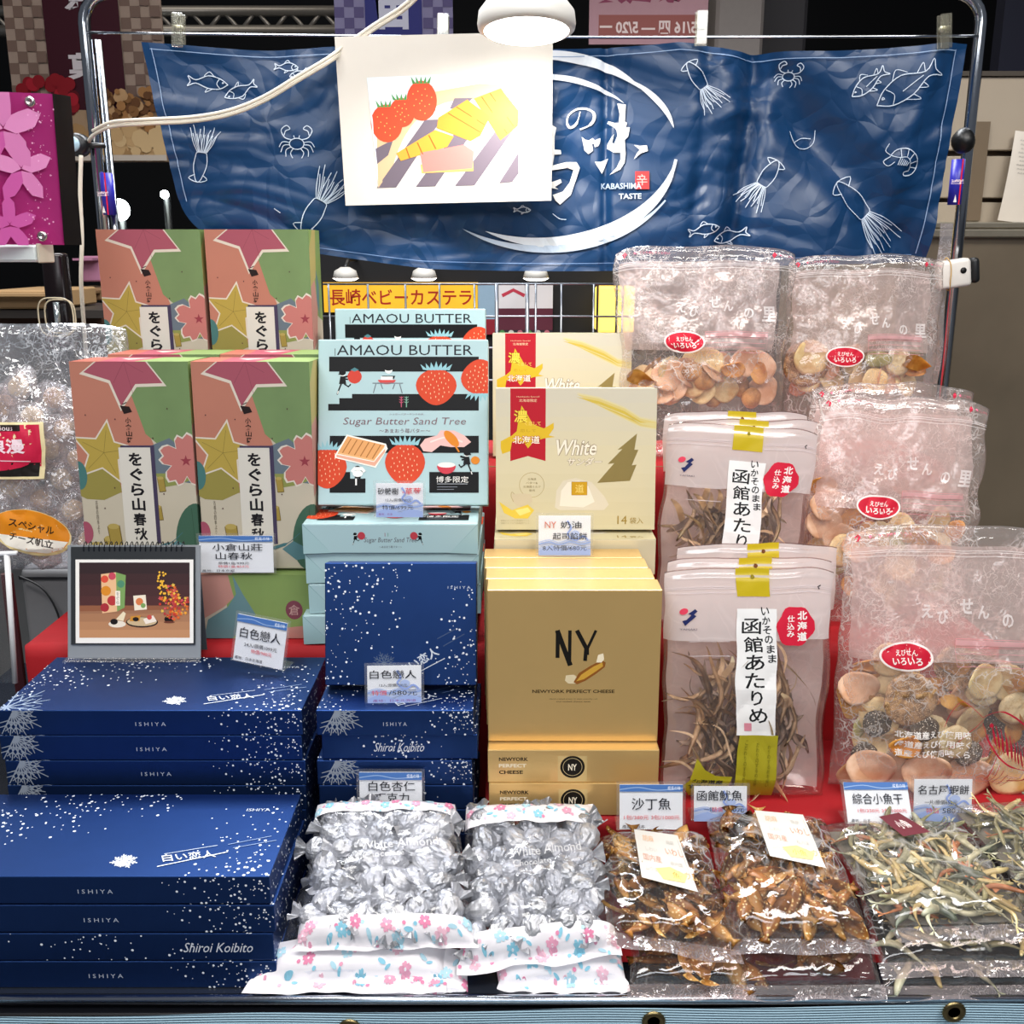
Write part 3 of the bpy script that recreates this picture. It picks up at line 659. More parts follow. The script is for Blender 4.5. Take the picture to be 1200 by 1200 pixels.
def ogura(W, D, H, label):
    t = thing('rice_cracker_box', (0, 0, 0), label, 'box')
    obj('wrapped_carton', box(-W/2, W/2, 0, D, 0, H, .0018, 2), ogura_base, t)
    A = Art(W, H); ogura_face(A); A.build('front_print', t, front(W))
    A = Art(D, H); A.poly(gr2, [(0, 0), (1, 0), (1, .5), (0, .42)]); A.poly('#d9988a', [(0, .3), (.35, .25), (.55, .42), (.4, .6), (0, .64)]); A.poly('#5f8f96', [(.5, .2), (.75, .3), (.7, .48), (.5, .38)])
    A.ell('#46705a', .0, .84, .3, .16, 20); A.poly('#c9b66a', [(0, .1), (.3, 0), (.6, 0), (.5, .25), (0, .3)]); blossom(A, '#d88078', .8, .75, .1, ctr='#a83f4c')
    A.build('side_print', t, rightf(W/2))
    A = Art(W, D); A.poly('#d9705c', [(0, 0), (.45, 0), (.4, 1), (0, 1)]); A.poly('#c9566a', [(.2, 0), (.7, 0), (.68, 1), (.25, 1)]); A.poly(gr2, [(.62, 0), (1, 0), (1, 1), (.55, 1)]); A.poly('#f0e0d0', [(.3, .3), (.55, .2), (.42, .6)])
    A.build('top_print', t, topf(W, H))
    finish(t); return t
WO, DO, HO = .142, .080, .256
og = ogura(WO, DO, HO, 'orange and green patterned box standing behind the desk calendar, front row left')
og.location = (-.459, 1.222, 1.092); og.rotation_euler = (R(-2.0), 0, 0); g = 'patterned orange and green boxes'; og['group'] = g
def put(src, loc, rot, label, group=None): return dup(src, loc, rot, label, group)
put(og, (-.3135, 1.220, 1.092), (R(-2.0), 0, R(-1)), 'orange and green patterned box standing right behind the mountain-villa price tag', g)
put(og, (-.445, 1.312, 1.092), (R(-1), 0, 0), 'orange and green patterned box hidden behind the front left one', g)
put(og, (-.302, 1.312, 1.092), (R(-1), 0, 0), 'orange and green patterned box half hidden in second row, green side showing', g)
put(og, (-.497, 1.448, 1.2485), (0, 0, 0), 'orange and green patterned box at back, upper left beside the chrome post', g)
put(og, (-.349, 1.448, 1.2485), (0, 0, 0), 'orange and green patterned box at back, upper right of its pair', g)
def ogura_flat(label):
    t = thing('rice_cracker_box', (0, 0, 0), label, 'box', g)
    W, D, H = WO, .175, .083
    obj('wrapped_carton', box(-W/2, W/2, 0, D, 0, H, .003, 3), ogura_base, t)
    A = Art(W, H); A.poly(gr2, [(.25, 0), (1, 0), (1, 1), (.3, 1)]); A.poly('#d9988a', [(0, 0), (.3, 0), (.34, .35), (.25, .5), (0, .75)]); A.poly('#6f9aa0', [(.34, 0), (.42, .3), (.52, .62), (.3, 1), (.05, 1), (.1, .7), (.28, .5), (.36, .3)])
    A.poly('#d9988a', [(.36, 1), (.45, .78), (.62, .7), (.68, .85), (.95, .8), (1, 1)]); A.ell('#8f4a58', .86, .55, .075, .15); A.text('#e0b0a8', '倉', .86, .55, .16); A.poly('#b0a248', [(0, .8), (.06, .85), (0, 1)])
    A.build('front_print', t, front(W)); 
    A = Art(W, D); A.rect(gr2, 0, 0, 1, 1); A.poly('#e0a294', [(0, 0), (.3, .1), (.33, 1), (0, 1)]); A.build('top_print', t, topf(W, H))
    finish(t); return t
f0 = ogura_flat('green and pink patterned box lying flat under the mountain-villa price tag'); f0.location = (-.322, 1.204, 1.006)
put(f0, (-.470, 1.204, 1.006), (0, 0, 0), 'green and pink patterned box lying flat, hidden behind the desk calendar', g)
TONE[:] = (1, 1)
# ---- pale blue strawberry butter boxes
teal = mat('#a9c6ca', .45, nz=.03, scale=30)
def strawb(A, u, v, ru, rv, flip=1):
    pts = []
    for k in range(28):
        a = 2*math.pi*k/28; x, y = math.cos(a), math.sin(a); pts.append((u+ru*x*(1-.22*max(0, y)**1.5), v+flip*rv*(y if y > 0 else y*.85)))
    A.poly('#cf4526', pts)
    A.up()
    for k in range(34):
        q = math.sqrt((k+.5)/34)*.84; x, y = q*math.cos(k*2.4), q*math.sin(k*2.4)
        A.poly('#f3c9a0', [(u+ru*x*.9-.003, v+rv*y*.9*flip), (u+ru*x*.9, v+rv*y*.9*flip-.007), (u+ru*x*.9+.003, v+rv*y*.9*flip), (u+ru*x*.9, v+rv*y*.9*flip+.007)], up=False)
    for k in range(-3, 4):
        A.poly('#8fbfc8', [(u+k*ru*.17-ru*.14, v-flip*rv*.82), (u+k*ru*.26, v-flip*rv*(1.25-.05*abs(k))), (u+k*ru*.17+ru*.14, v-flip*rv*.78)])
def imp(A, u, v, s_, fl=1, kind=0):      # little black figure, s_ in share of W, face square
    k = A.W/A.H
    def p(x, y): return (u+x*s_*fl, v+y*s_*k)
    A.ell('#f4f2ee', *p(0, -.62), .2*s_, .2*s_*k, 12); A.ell(BLK, *p(-.02, -.68), .24*s_, .2*s_*k, 14); A.poly(BLK, [p(-.3, -.6), p(.2, -.72), p(.22, -.66), p(-.28, -.52)])
    A.poly(BLK, [p(-.16, -.42), p(.16, -.42), p(.24, .1), p(-.26, .12)])
    A.line(BLK, [p(.1, -.35), p(.45, -.45)], .13*s_*A.W); A.line(BLK, [p(-.1, -.3), p(.36, -.2)], .11*s_*A.W)
    A.line(BLK, [p(-.1, .1), p(-.28, .55), p(-.38, .85)], .1*s_*A.W); A.line(BLK, [p(.1, .1), p(.4, .3), p(.55, .12)], .1*s_*A.W)
    A.line('#f4f2ee', [p(-.30, .6), p(-.36, .8)], .06*s_*A.W)
def amaou(label):
    W, D, H = .21, .205, .0375
    t = thing('butter_biscuit_box', (0, 0, 0), label, 'box')
    obj('wrapped_carton', box(-W/2, W/2, 0, D, 0, H, .0016, 2), teal, t)
    A = Art(W, D)
    A.text('#20232b', 'AMAOU BUTTER', .51, .065, .062, w=.80)
    A.line('#20232b', [(.10, .10), (.10, .055)], .0007)
    A.rect(BLK, .065, .105, .945, .195); A.poly(BLK, [(.06, .39), (.125, .39), (.125, .355), (.2, .355), (.2, .33), (.945, .33), (.945, .43), (.06, .43)])
    imp(A, .145, .26, .085); A.ell('#c94032', .215, .225, .042, .042, 16); A.poly('#4c7f86', [(.19, .185), (.215, .17), (.24, .185), (.215, .195)])
    A.ell('#f4f2ee', .415, .185, .022, .022); A.ell(BLK, .415, .172, .028, .018); A.poly(BLK, [(.375, .22), (.455, .22), (.445, .24), (.385, .24)]); A.ell('#cf4a48', .405, .245, .052, .026, 18, a0=0, a1=180); A.rect('#f4f2ee', .37, .225, .44, .245)
    for a, b in (((.32, .265), (.50, .265)), ((.34, .27), (.325, .325)), ((.48, .27), (.495, .325)), ((.37, .27), (.38, .3)), ((.45, .27), (.44, .3))): A.line('#6b7078', [a, b], .0011)
    strawb(A, .695, .28, .120, .118); strawb(A, .955, .235, .115, .115, -1)
    for x, c in ((.49, '#b8506a'), (.52, '#7fae9a')):
        A.line(c, [(x, .345), (x, .41)], .0011)
        for y in (.355, .37, .385): A.line(c, [(x-.012, y-.008), (x, y), (x+.012, y-.008)], .0008)
    A.text('#7d5f66', 'Sugar Butter Sand Tree', .51, .500, .056, w=.72, shear=.22, bold=-.004); A.text('#84707a', 'シュガーバターサンドの木', .52, .452, .012, w=.2); A.text('#7d5f66', '〜あまおう苺バター〜', .51, .552, .026, w=.30)
    A.rect(BLK, .07, .582, .945, .685); A.rect(BLK, .07, .80, .19, .925); A.rect(BLK, .655, .80, .945, .925); A.poly(BLK, [(.19, .84), (.28, .84), (.28, .925), (.19, .925)])
    strawb(A, .055, .77, .115, .13); strawb(A, .512, .745, .118, .135)
    A.poly('#f6efe4', [(.10, .70), (.17, .575), (.40, .63), (.41, .66), (.34, .775), (.10, .715)]); A.poly('#e2a88f', [(.11, .695), (.33, .74), (.395, .66), (.395, .68), (.335, .765), (.11, .71)]); A.poly('#e0a266', [(.115, .69), (.175, .585), (.395, .64), (.33, .735)])
    for i in range(6): A.line('#a86a34', [(.195+.035*i, .60+.007*i), (.145+.035*i, .685+.007*i)], .0012)
    A.line('#f0c088', [(.12, .685), (.33, .73), (.39, .65)], .001)
    imp(A, .235, .83, .075); A.line('#f4f2ee', [(.20, .80), (.215, .78), (.26, .78), (.275, .80)], .004); A.ell('#f4f2ee', .235, .81, .03, .02); A.line(BLK, [(.215, .86), (.21, .9)], .004); A.line('#f4f2ee', [(.225, .84), (.225, .88)], .002)
    A.poly('#e8b9b4', [(.60, .64), (.63, .60), (.70, .58), (.72, .55), (.80, .55), (.86, .58), (.90, .62), (.86, .65), (.78, .65), (.72, .64), (.67, .68), (.62, .675)]); A.line('#f3d6d0', [(.66, .62), (.76, .59), (.85, .62)], .002, sub=4)
    A.ell('#d98324', .785, .60, .06, .028, 18, 48); A.line('#d98324', [(.80, .63), (.83, .68)], .002)
    imp(A, .875, .745, .085, -1); A.ell('#d98324', .925, .73, .026, .024)
    A.ell('#c83c4a', .755, .762, .055, .05, 18, a0=0, a1=180); A.ell('#f2e9e4', .755, .758, .052, .016)
    A.text('#f4f2ee', '博多限定', .79, .845, .038, w=.19)
    A.line('#b8bcc4', [(.70, .872), (.88, .872)], .0006); A.line('#8a8e98', [(.70, .89), (.82, .89)], .0006); A.line('#8a8e98', [(.70, .905), (.80, .905)], .0006)
    A.build('top_print', t, topf(W, H))
    A = Art(W, H); A.text('#5f5a60', 'Sugar Butter Sand Tree', .5, .56, .21, w=.30, shear=.2); A.text('#5f5a60', '〜あまおう苺バター〜', .5, .77, .08, w=.13)
    imp(A, .30, .50, .042); A.ell('#b8404a', .335, .40, .022, .13, 14); imp(A, .67, .50, .042, -1); A.ell('#b8404a', .635, .40, .022, .13, 14); A.line('#a06070', [(.47, .3), (.47, .42)], .0006); A.line('#6f9f86', [(.487, .3), (.487, .42)], .0006)
    A.build('front_print', t, front(W))
    fold = mat('#a3c3c6', .5, nz=.02)
    bm = bmesh.new()                  # folded paper flaps at the front corners
    for s_ in (1, -1):
        bm = bmesh.new(); pts = [(-W/2*s_, .0), (-W/2*s_, H-.001), (-W/2*s_+s_*.034, .001)]
        vs_ = [bm.verts.new((x, -.0007 if i != 2 else -.0002, z)) for i, (x, z) in enumerate(pts)]; bm.faces.new(vs_); obj('folded_flap', bm, fold, t)
    A = Art(D, H); A.line('#86a8ad', [(0, 0), (.3, 1)], .0009); A.line('#86a8ad', [(1, 0), (.7, 1)], .0009); A.line('#86a8ad', [(.14, .5), (0, 1)], .0007); A.build('fold_crease', t, leftf(-W/2, D))
    A = Art(W, H); A.line('#86a8ad', [(0, .02), (.16, .98)], .0008); A.line('#86a8ad', [(.0, .95), (.08, .52)], .0006); A.line('#86a8ad', [(1, .02), (.84, .98)], .0008); A.line('#86a8ad', [(1, .95), (.92, .52)], .0006); A.build('fold_crease', t, front(W))
    finish(t); return t
am = amaou('pale blue strawberry-print box standing upright behind the sugar-tree price tag'); am.location = (-.1345, 1.262, 1.1625); am.rotation_euler = lean(15)
g = 'pale blue strawberry butter boxes'; am['group'] = g
lab = ['lowest of the pale blue boxes lying left of navy upright box', 'second from bottom of the lying pale blue boxes', 'second from top of the lying pale blue boxes, behind navy upright box', 'topmost lying pale blue box with little figures on its front']
for i in range(4):
    put(am, (-.1450+(-.006, .002, .0, -.001)[i], 1.183+(0, .003, .003, 0)[i], 1.007+i*.0385), (0, 0, R((.8, 0, -.4, 0)[i])), lab[i], g)
put(am, (-.142, 1.475, 1.191), lean(4), 'pale blue strawberry-print box at the back, just below the yellow stall sign', g)
# ---- cream gift boxes with red ribbon
cream = mat('#cfc6a6', .35, nz=.03, scale=10, spec=.6); gold_ink = mat('#a8945a', .35, .55, .05)
def thunder(label):
    W, D, H = .194, .172, .0445
    t = thing('cream_gift_box', (0, 0, 0), label, 'box')
    obj('carton', box(-W/2, W/2, 0, D, 0, H, .0009, 2), cream, t)
    A = Art(W, D)
    A.grad('#cdc6b2', '#d4caa8', 0, 0, 1, .5, 5); A.grad('#d4caa8', '#cdc29c', 0, .5, 1, 1, 5)
    for d, c in ((.0, '#d6cb9c'), (.012, '#d4c27c'), (.03, '#cdb44c'), (.05, '#d4c68a')): A.poly(c, [(.5, .03+d), (.64, .06+d), (.8, .13+d), (.9, .2+d), (1, .225+d), (1, .29-d), (.9, .27-d*.6), (.75, .19-d*.5), (.6, .10)])
    A.rect('#b41c2c', .09, 0, .31, .46); A.poly('#b41c2c', [(.09, .45), (.31, .45), (.31, .51), (.2, .475), (.09, .51)])
    A.text('#e9c9a0', 'Hokkaido Special', .2, .06, .012, w=.14); A.text('#f0d8b0', '北海道限定', .2, .085, .02, w=.11)
    A.poly('#d9b42c', [(.03, .37), (.1, .33), (.13, .30), (.14, .22), (.16, .12), (.2, .19), (.23, .25), (.3, .28), (.36, .24), (.36, .28), (.33, .33), (.37, .34), (.30, .35), (.24, .37), (.20, .42), (.17, .37), (.10, .375), (.09, .44), (.04, .46), (.03, .42)])
    A.text('#8a5a08', '濃', .155, .195, .09, w=.09, bold=.05); A.text('#f6da50', '濃', .155, .195, .085, w=.085, bold=.012); A.text('#e9c860', 'く恋して', .23, .245, .03, w=.10, bold=.02); A.text('#b89018', '恋して', .2, .295, .022, w=.10)
    A.text('#b03020', '北海道', .19, .36, .06, w=.175, bold=.055); A.text('#fbf3e0', '北海道', .19, .36, .055, w=.168, bold=.01)
    A.text('#9a8b74', 'White', .50, .415, .115, w=.27, shear=.2, bold=.055); A.text('#efe7d6', 'White', .50, .415, .11, w=.265, shear=.2, bold=.015)
    A.text('#9a8b74', 'サンダー', .555, .515, .062, w=.22, shear=.2, bold=.055); A.text('#efe7d6', 'サンダー', .555, .515, .058, w=.215, shear=.2, bold=.01)
    A.poly(gold_ink, [(.88, .315), (.76, .43), (.79, .425), (.70, .53), (.74, .525), (.635, .665), (.84, .65), (.88, .535), (.85, .54), (.89, .43), (.865, .43)])
    for k in range(24): pass
    A.line('#b5a274', [(.225+.078*math.cos(R(a)), .68+.088*math.sin(R(a))) for a in range(0, 361, 12)], .0006)
    for i, s_ in enumerate(('北海道', 'バター&', '北海道ミルク', '使用')): A.text('#8e7c52', s_, .225, .638+.027*i, .016, w=.026*len(s_)*.7)
    A.poly('#d9cfb8', [(.37, .84), (.38, .72), (.42, .65), (.5, .63), (.6, .66), (.68, .76), (.71, .82), (.68, .86), (.4, .86)]); A.poly('#eae2cf', [(.40, .83), (.41, .72), (.45, .66), (.52, .65), (.58, .69), (.62, .80), (.55, .84)])
    A.rect('#c99a20', .475, .658, .572, .752); A.text('#f0d678', '道', .525, .705, .06); A.line('#8c6a10', [(.475, .658), (.572, .658), (.572, .752), (.475, .752), (.475, .658)], .0005)
    A.poly('#cfc0a0', [(.10, .745), (.16, .74), (.22, .745), (.23, .80), (.19, .835), (.13, .83), (.105, .79)]); A.line('#b8a680', [(.11, .80), (.095, .76), (.10, .73), (.115, .745)], .0009, sub=3)
    A.poly('#e2c44a', [(.02, .8), (.1, .86), (.2, .82), (.24, .86), (.2, .92), (.12, .92), (.05, .88)]); A.poly('#f0dc80', [(.12, .86), (.2, .84), (.22, .87), (.15, .9)])
    A.text('#9a7f34', '14', .795, .93, .06, w=.06); A.text('#9a7f34', '袋入', .885, .935, .045, w=.085)
    for i in range(2): A.text('#a89a78', '写真はイメージです 北海道産生クリーム', .12, .935+.018*i, .012, w=.18)
    A.build('top_print', t, topf(W, H))
    A = Art(W, H); A.text('#9a8b74', 'サンダー', .72, .5, .3, w=.2, shear=.2); A.rect('#c79a3a', .3, .35, .34, .65); A.build('front_print', t, front(W))
    finish(t); return t
g = 'cream gift boxes with a red ribbon print'
th = thunder('cream gift box with red ribbon standing upright behind the cheese price tag'); th.location = (.0775, 1.255, 1.1405); th.rotation_euler = lean(6); th['group'] = g
for i, lb in enumerate(('bottom one of the cream boxes lying behind the gold boxes', 'middle one of the cream boxes lying behind the gold boxes', 'topmost cream box lying flat behind the gold boxes')):
    put(th, (.070+.003*i, 1.183, 1.0065+i*.0447), (0, 0, 0), lb, g)
put(th, (.070, 1.475, 1.191), lean(3), 'cream gift box at the back, red ribbon and yellow swoosh, below the wire grid', g)
# ---- gold cheese biscuit boxes
gold = mat('#dcb878', .32, .55, .05, 14, key='gold')
def nybox(label):
    W, D, H = .184, .172, .0385
    t = thing('gold_biscuit_box', (0, 0, 0), label, 'box')
    obj('carton', box(-W/2, W/2, 0, D, 0, H, .0008, 2), gold, t)
    A = Art(W, D)
    A.line('#14120f', [(.405, .44), (.405, .26)], .0042); A.line('#14120f', [(.475, .48), (.475, .26)], .0036); A.line('#14120f', [(.402, .26), (.48, .49)], .0052)
    A.line('#14120f', [(.515, .26), (.575, .385), (.575, .42)], .0046); A.line('#14120f', [(.625, .26), (.575, .385)], .003); A.line('#14120f', [(.57, .37), (.565, .46)], .004)
    A.poly('#d9c9a4', [(.45, .59), (.455, .555), (.50, .55), (.53, .575), (.515, .61), (.47, .61)]); A.poly('#8a5420', [(.50, .60), (.53, .54), (.60, .49), (.66, .455), (.685, .47), (.68, .50), (.63, .545), (.57, .59), (.52, .615)]); A.poly('#c99a3a', [(.515, .595), (.545, .55), (.61, .50), (.665, .47), (.67, .495), (.62, .535), (.56, .58)])
    A.poly('#efe2c4', [(.63, .47), (.64, .42), (.67, .41), (.675, .45), (.66, .47)])
    A.text('#3a2a12', 'NEWYORK PERFECT CHEESE', .50, .662, .022, w=.48, bold=.02); A.text('#4a3820', 'Hand crafted cream in each crunchy roll', .5, .713, .008, w=.28); A.text('#4a3820', 'and melted cheese taste', .5, .730, .008, w=.2)
    A.build('top_print', t, topf(W, H))
    A = Art(W, H); dk = '#231b10'
    A.text(dk, 'NEWYORK', .15, .28, .11, w=.17, bold=.03); A.text('#efe2c4', 'PERFECT', .145, .48, .11, w=.16, bold=.03); A.text(dk, 'CHEESE', .135, .68, .11, w=.14, bold=.03)
    A.rect(mat('#d9bd80', .4, .3), .41, .18, .58, .96); A.ell('#17140f', .495, .52, .072, .34, 32); A.line('#cdb98a', [(.495+.056*math.cos(R(a)), .52+.265*math.sin(R(a))) for a in range(0, 361, 12)], .0005); A.text('#f2e8d0', 'NY', .495, .53, .2, w=.05, bold=.02)
    A.build('front_print', t, front(W))
    finish(t); return t
g = 'gold cheese biscuit boxes'
ny = nybox('gold box with black monogram standing upright, foremost of the gold row'); ny['group'] = g
ny.location = (.066, 1.056, .9585); ny.rotation_euler = lean(1.2)
put(ny, (.066, 1.0, .9195), (0, 0, 0), 'gold box lying flat with round black emblem, under the upright one', g)
put(ny, (.067, .999, .8805), (0, 0, 0), 'lowest gold box lying flat, mostly hidden by candy bag and fish bag', g)
for i, lb in enumerate(('second upright gold box, only its top edge showing', 'third upright gold box, only its top edge showing', 'rearmost upright gold box, in front of the cream boxes')):
    put(ny, (.0635-.002*i, 1.0960+.0392*i, .9585), lean(1.0), lb, g)
# ================================================================== price tags in clear holders
acr = film('clear_acrylic', milk=.03, crease=.0, tint='#ffffff', gloss=.03, body='#ffffff', rough=.05, bump=.0)
paperm = mat('#e9ebf0', .5, nz=.02)
def price_tag(px0, py0, px1, py1, Y, label, lines, hdr=0, wave=0, yaw=0., pitch=12., roll=0., foot=True):
    """lines: (text, u, v, h, w, colour)"""
    a, b = P(px0, py1, Y), P(px1, py1, Y); ztop = P((px0+px1)/2, py0, Y+.012).z
    W = (b-a).length; H = (ztop-a.z)/math.cos(R(pitch)); c0 = (a+b)/2
    t = thing('price_tag', c0, label, 'price tag', 'price tags in clear holders', (R(-pitch), R(roll), R(yaw)))
    bm = box(-W/2-.003, W/2+.003, -.0012, -.0002, 0, H+.003, .0004); bx(bm, -W/2-.003, W/2+.003, .0011, .002, 0, H+.003)
    obj('clear_holder', bm, acr, t)['kind'] = 'stuff'
    if foot: 
        M = Matrix.Rotation(R(pitch), 4, 'X'); obj('clear_foot', box(-W/2-.003, W/2+.003, .0, .026, 0, .0012, .0003, M=M), acr, t)
    obj('card', box(-W/2, W/2, 0, .0006, .001, H, .0001), paperm, t)
    A = Art(W, H)
    if hdr:
        A.rect('#4a74b4', 0, 0, 1, hdr); A.line('#9db8dc', [(0, hdr*.7), (.3, hdr*.4), (.6, hdr*.8), (1, hdr*.5)], .0008, sub=4); A.text('#e8eef6', '椛島の味', .86, hdr*.5, hdr*.55, w=.2)
    if wave:
        cs = ('#a9b9de', '#93a7d4', '#b9c6e4')
        for k in range(7):
            v = .62+.055*k; A.line(cs[k % 3], [(0, v+.03), (.2, v-.03), (.4, v+.03), (.6, v-.04), (.8, v+.02), (1, v-.03)], .0022 if k % 2 else .001, sub=4)
        A.line('#8fa3d8', [(.55, .12), (.62, .3), (.56, .45), (.7, .6), (.85, .5), (.95, .6)], .0022, sub=5); A.ell('#a9b9de', .7, .45, .09, .09); A.poly('#98abd8', [(.0, .85), (.25, .72), (.5, .86), (.75, .74), (1, .84), (1, 1), (0, 1)])
    for s, u, v, h, w_, col in lines: A.text(col, s, u, v, h, w=w_, bold=.004 if h > .15 else 0.)
    A.build('card_print', t.children[-1], front(W, -.0013, z0=.0))
    return t
K, RD = '#23252e', '#d8525a'
price_tag(235, 626, 321, 672, 1.2005, 'price tag for mountain-villa crackers above the flat green box', [('小倉山莊', .52, .30, .19, .68, K), ('山春秋', .47, .53, .19, .50, K), ('原價1盒/999元', .46, .72, .07, .42, K), ('特價1盒/850元', .46, .81, .07, .42, RD), ('產地：日本京都', .25, .92, .065, .44, K)], hdr=.15, pitch=6, foot=False)
price_tag(270, 723, 333, 780, 1.10, 'tilted price tag on top of the large navy boxes', [('白色戀人', .5, .36, .22, .82, K), ('24入/原價1099元', .53, .60, .09, .66, K), ('特價/980元', .56, .72, .09, .42, RD), ('產地：日本北海道', .32, .90, .07, .56, K)], hdr=.15, yaw=-14, pitch=10, roll=6)
price_tag(441, 565, 496, 606, 1.1865, 'price tag for sugar-tree strawberry biscuits at foot of pale blue box', [('砂糖樹', .26, .23, .2, .44, K), ('-草莓', .76, .23, .2, .40, RD), ('12入/原價780元', .48, .49, .09, .55, K), ('特價/699元', .46, .71, .13, .66, K), ('產地：日本', .2, .91, .07, .3, '#8a4a8a')], wave=1, pitch=8)
price_tag(631, 603, 692, 652, 1.150, 'price tag for cheese biscuits on top of the upright gold boxes', [('NY', .23, .22, .16, .22, '#c77a6a'), ('奶油', .62, .22, .17, .40, K), ('起司餡餅', .60, .50, .17, .66, K), ('8入特價/680元', .50, .79, .13, .84, K)], wave=1, pitch=8)
price_tag(431, 778, 494, 825, 1.02, 'price tag for small navy boxes, in front of the upright navy box', [('白色戀人', .48, .22, .22, .86, K), ('12入/原價720元', .48, .50, .08, .52, K), ('特價', .22, .70, .13, .28, RD), ('/580元', .66, .70, .14, .52, K), ('產地：日本北海道', .5, .90, .07, .8, '#8a4a8a')], wave=1, yaw=2, pitch=10)
price_tag(422, 903, 495, 972, .984, 'price tag for white almond chocolate behind the left candy bag', [('白色杏仁', .52, .24, .17, .74, K), ('巧克力', .52, .44, .17, .55, K), ('1包/280元', .5, .8, .1, .5, RD)], hdr=.13, pitch=8)
price_tag(726, 919, 800, 973, .962, 'price tag for sardines, left end of the fish bags', [('沙丁魚', .5, .42, .26, .62, K), ('1包/380元 3包/1000元', .51, .71, .10, .88, RD), ('產地：日本', .22, .91, .075, .36, K)], hdr=.15, pitch=14)
price_tag(813, 919, 875, 962, .984, 'price tag for dried squid, foot of the front squid pouch', [('函館魷魚', .48, .26, .30, .86, K), ('一包/', .3, .66, .15, .22, K), ('特價', .44, .66, .15, .2, RD), ('480元', .76, .66, .17, .36, K)], wave=1, pitch=12)
price_tag(994, 925, 1070, 966, .965, 'price tag for mixed small dried fish, leaning back in a broad holder', [('綜合小魚干', .5, .40, .26, .78, K), ('1包/350元 3包/1000元', .55, .68, .10, .76, RD), ('產地：日本', .2, .92, .09, .3, K)], hdr=.18, pitch=38)
price_tag(1070, 911, 1138, 963, .984, 'price tag for shrimp crackers, foot of the front right cracker bag', [('名古屋蝦餅', .5, .24, .22, .88, K), ('一片/原價650元', .46, .53, .11, .56, K), ('特價', .32, .73, .13, .22, RD), ('580元', .68, .73, .14, .38, K)], wave=1, pitch=10)
# ================================================================== desk calendar
cal = thing('desk_calendar', P(157, 773, 1.135)+Vector((0, 0, .0)), 'spiral-bound desk calendar easel with still-life photo on the navy boxes', 'calendar', rot=(R(-14), 0, 0))
cal.location.z = TZ+.0015+.0018
CW, CH = .152, .138
gp_ = mat('#4a4d52', .35, nz=.05)
obj('easel_board', box(-CW/2-.003, CW/2+.003, .001, .003, -.001, CH-.004, .0006), mat('#8a8f94', .3, nz=.05), cal)
obj('clear_foot', box(-CW/2-.004, CW/2+.004, -.012, .0, -.001, .001, .0004, M=Matrix.Rotation(R(14), 4, 'X')), acr, cal)
obj('rear_leg', box(-CW/2, CW/2, .0, .0015, -.0, CH-.01, .0004, M=Matrix.Translation((0, .004, 0)) @ Matrix.Translation((0, 0, CH-.01)) @ Matrix.Rotation(R(15), 4, 'X') @ Matrix.Translation((0, 0, -(CH-.01)))), gp_, cal)
obj('photo_page', box(-CW/2+.002, CW/2-.003, -.0012, .0008, .016, CH-.006, .0002), mat('#2a2d30', .35), cal)
A = Art(CW-.005, CH-.022)
A.rect('#efece6', .035, .13, .985, .985); A.rect('#2c1418', .065, .16, .955, .93); A.grad('#2a1216', '#4a2222', .065, .16, .955, .62, 4); A.grad('#9a6a4c', '#c08a60', .065, .60, .955, .93, 4)
A.poly('#8f5a40', [(.065, .6), (.955, .6), (.955, .64), (.065, .66)])
A.poly('#e7b98c', [(.24, .28), (.36, .26), (.37, .66), (.25, .68)]); A.poly('#7ba05c', [(.36, .26), (.44, .29), (.43, .62), (.37, .66)])
for u, v, r, c in ((.27, .33, .03, '#d8503c'), (.33, .30, .03, '#c64a5c'), (.28, .45, .04, '#d98a2a'), (.33, .55, .04, '#b83a3c'), (.27, .62, .035, '#a83038'), (.40, .38, .03, '#4f8a6c')): A.ell(c, u, v, r)
A.rect('#efe6d6', .355, .45, .395, .60); A.vtext('#333333', 'をぐら', .375, .46, .59, .02)
A.poly('#efe2cc', [(.50, .50), (.60, .49), (.61, .64), (.51, .65)]); A.ell('#d87a48', .55, .56, .03); A.ell('#7ba05c', .58, .60, .02)
A.ell('#e9ddcc', .37, .79, .07, .035); A.ell('#1a1416', .345, .765, .03, .03); A.poly('#ead9b8', [(.36, .74), (.42, .66), (.44, .68), (.42, .76)])
A.ell('#2a1e1c', .57, .77, .13, .055); A.ell('#c9b08a', .57, .765, .12, .045); A.poly('#c98a34', [(.48, .71), (.56, .70), (.55, .76), (.47, .76)]); A.ell('#1a1416', .52, .74, .025, .022); A.poly('#efe2d4', [(.58, .74), (.66, .70), (.69, .76), (.60, .79)]); A.ell('#c8504a', .63, .72, .02)
A.ell('#141012', .79, .74, .04, .035); A.ell('#6b3a2c', .79, .77, .045, .012)
rn = random.Random(4)
for k in range(150):
    a, q = rn.uniform(0, 6.28), rn.random()**.7; u, v = .83+q*.125*math.cos(a), .56+q*.18*math.sin(a)
    if v < .50: u = .77+(v-.3)*.3+rn.uniform(-.04, .04)
    if u < .945: A.radial(rn.choice(('#e0662c', '#c83c30', '#f0a43c', '#d85860', '#b83a3c', '#e8c050')), u, v, rn.uniform(.012, .022), star(5, .5), rn.uniform(0, 72))
for k in range(26): A.ell('#f0b63c', .73+rn.uniform(-.03, .035), .26+k*.010+rn.uniform(-.02, .02), .009, .012, 7)
A.build('page_print', cal, front(CW-.005, -.0013, z0=.016))
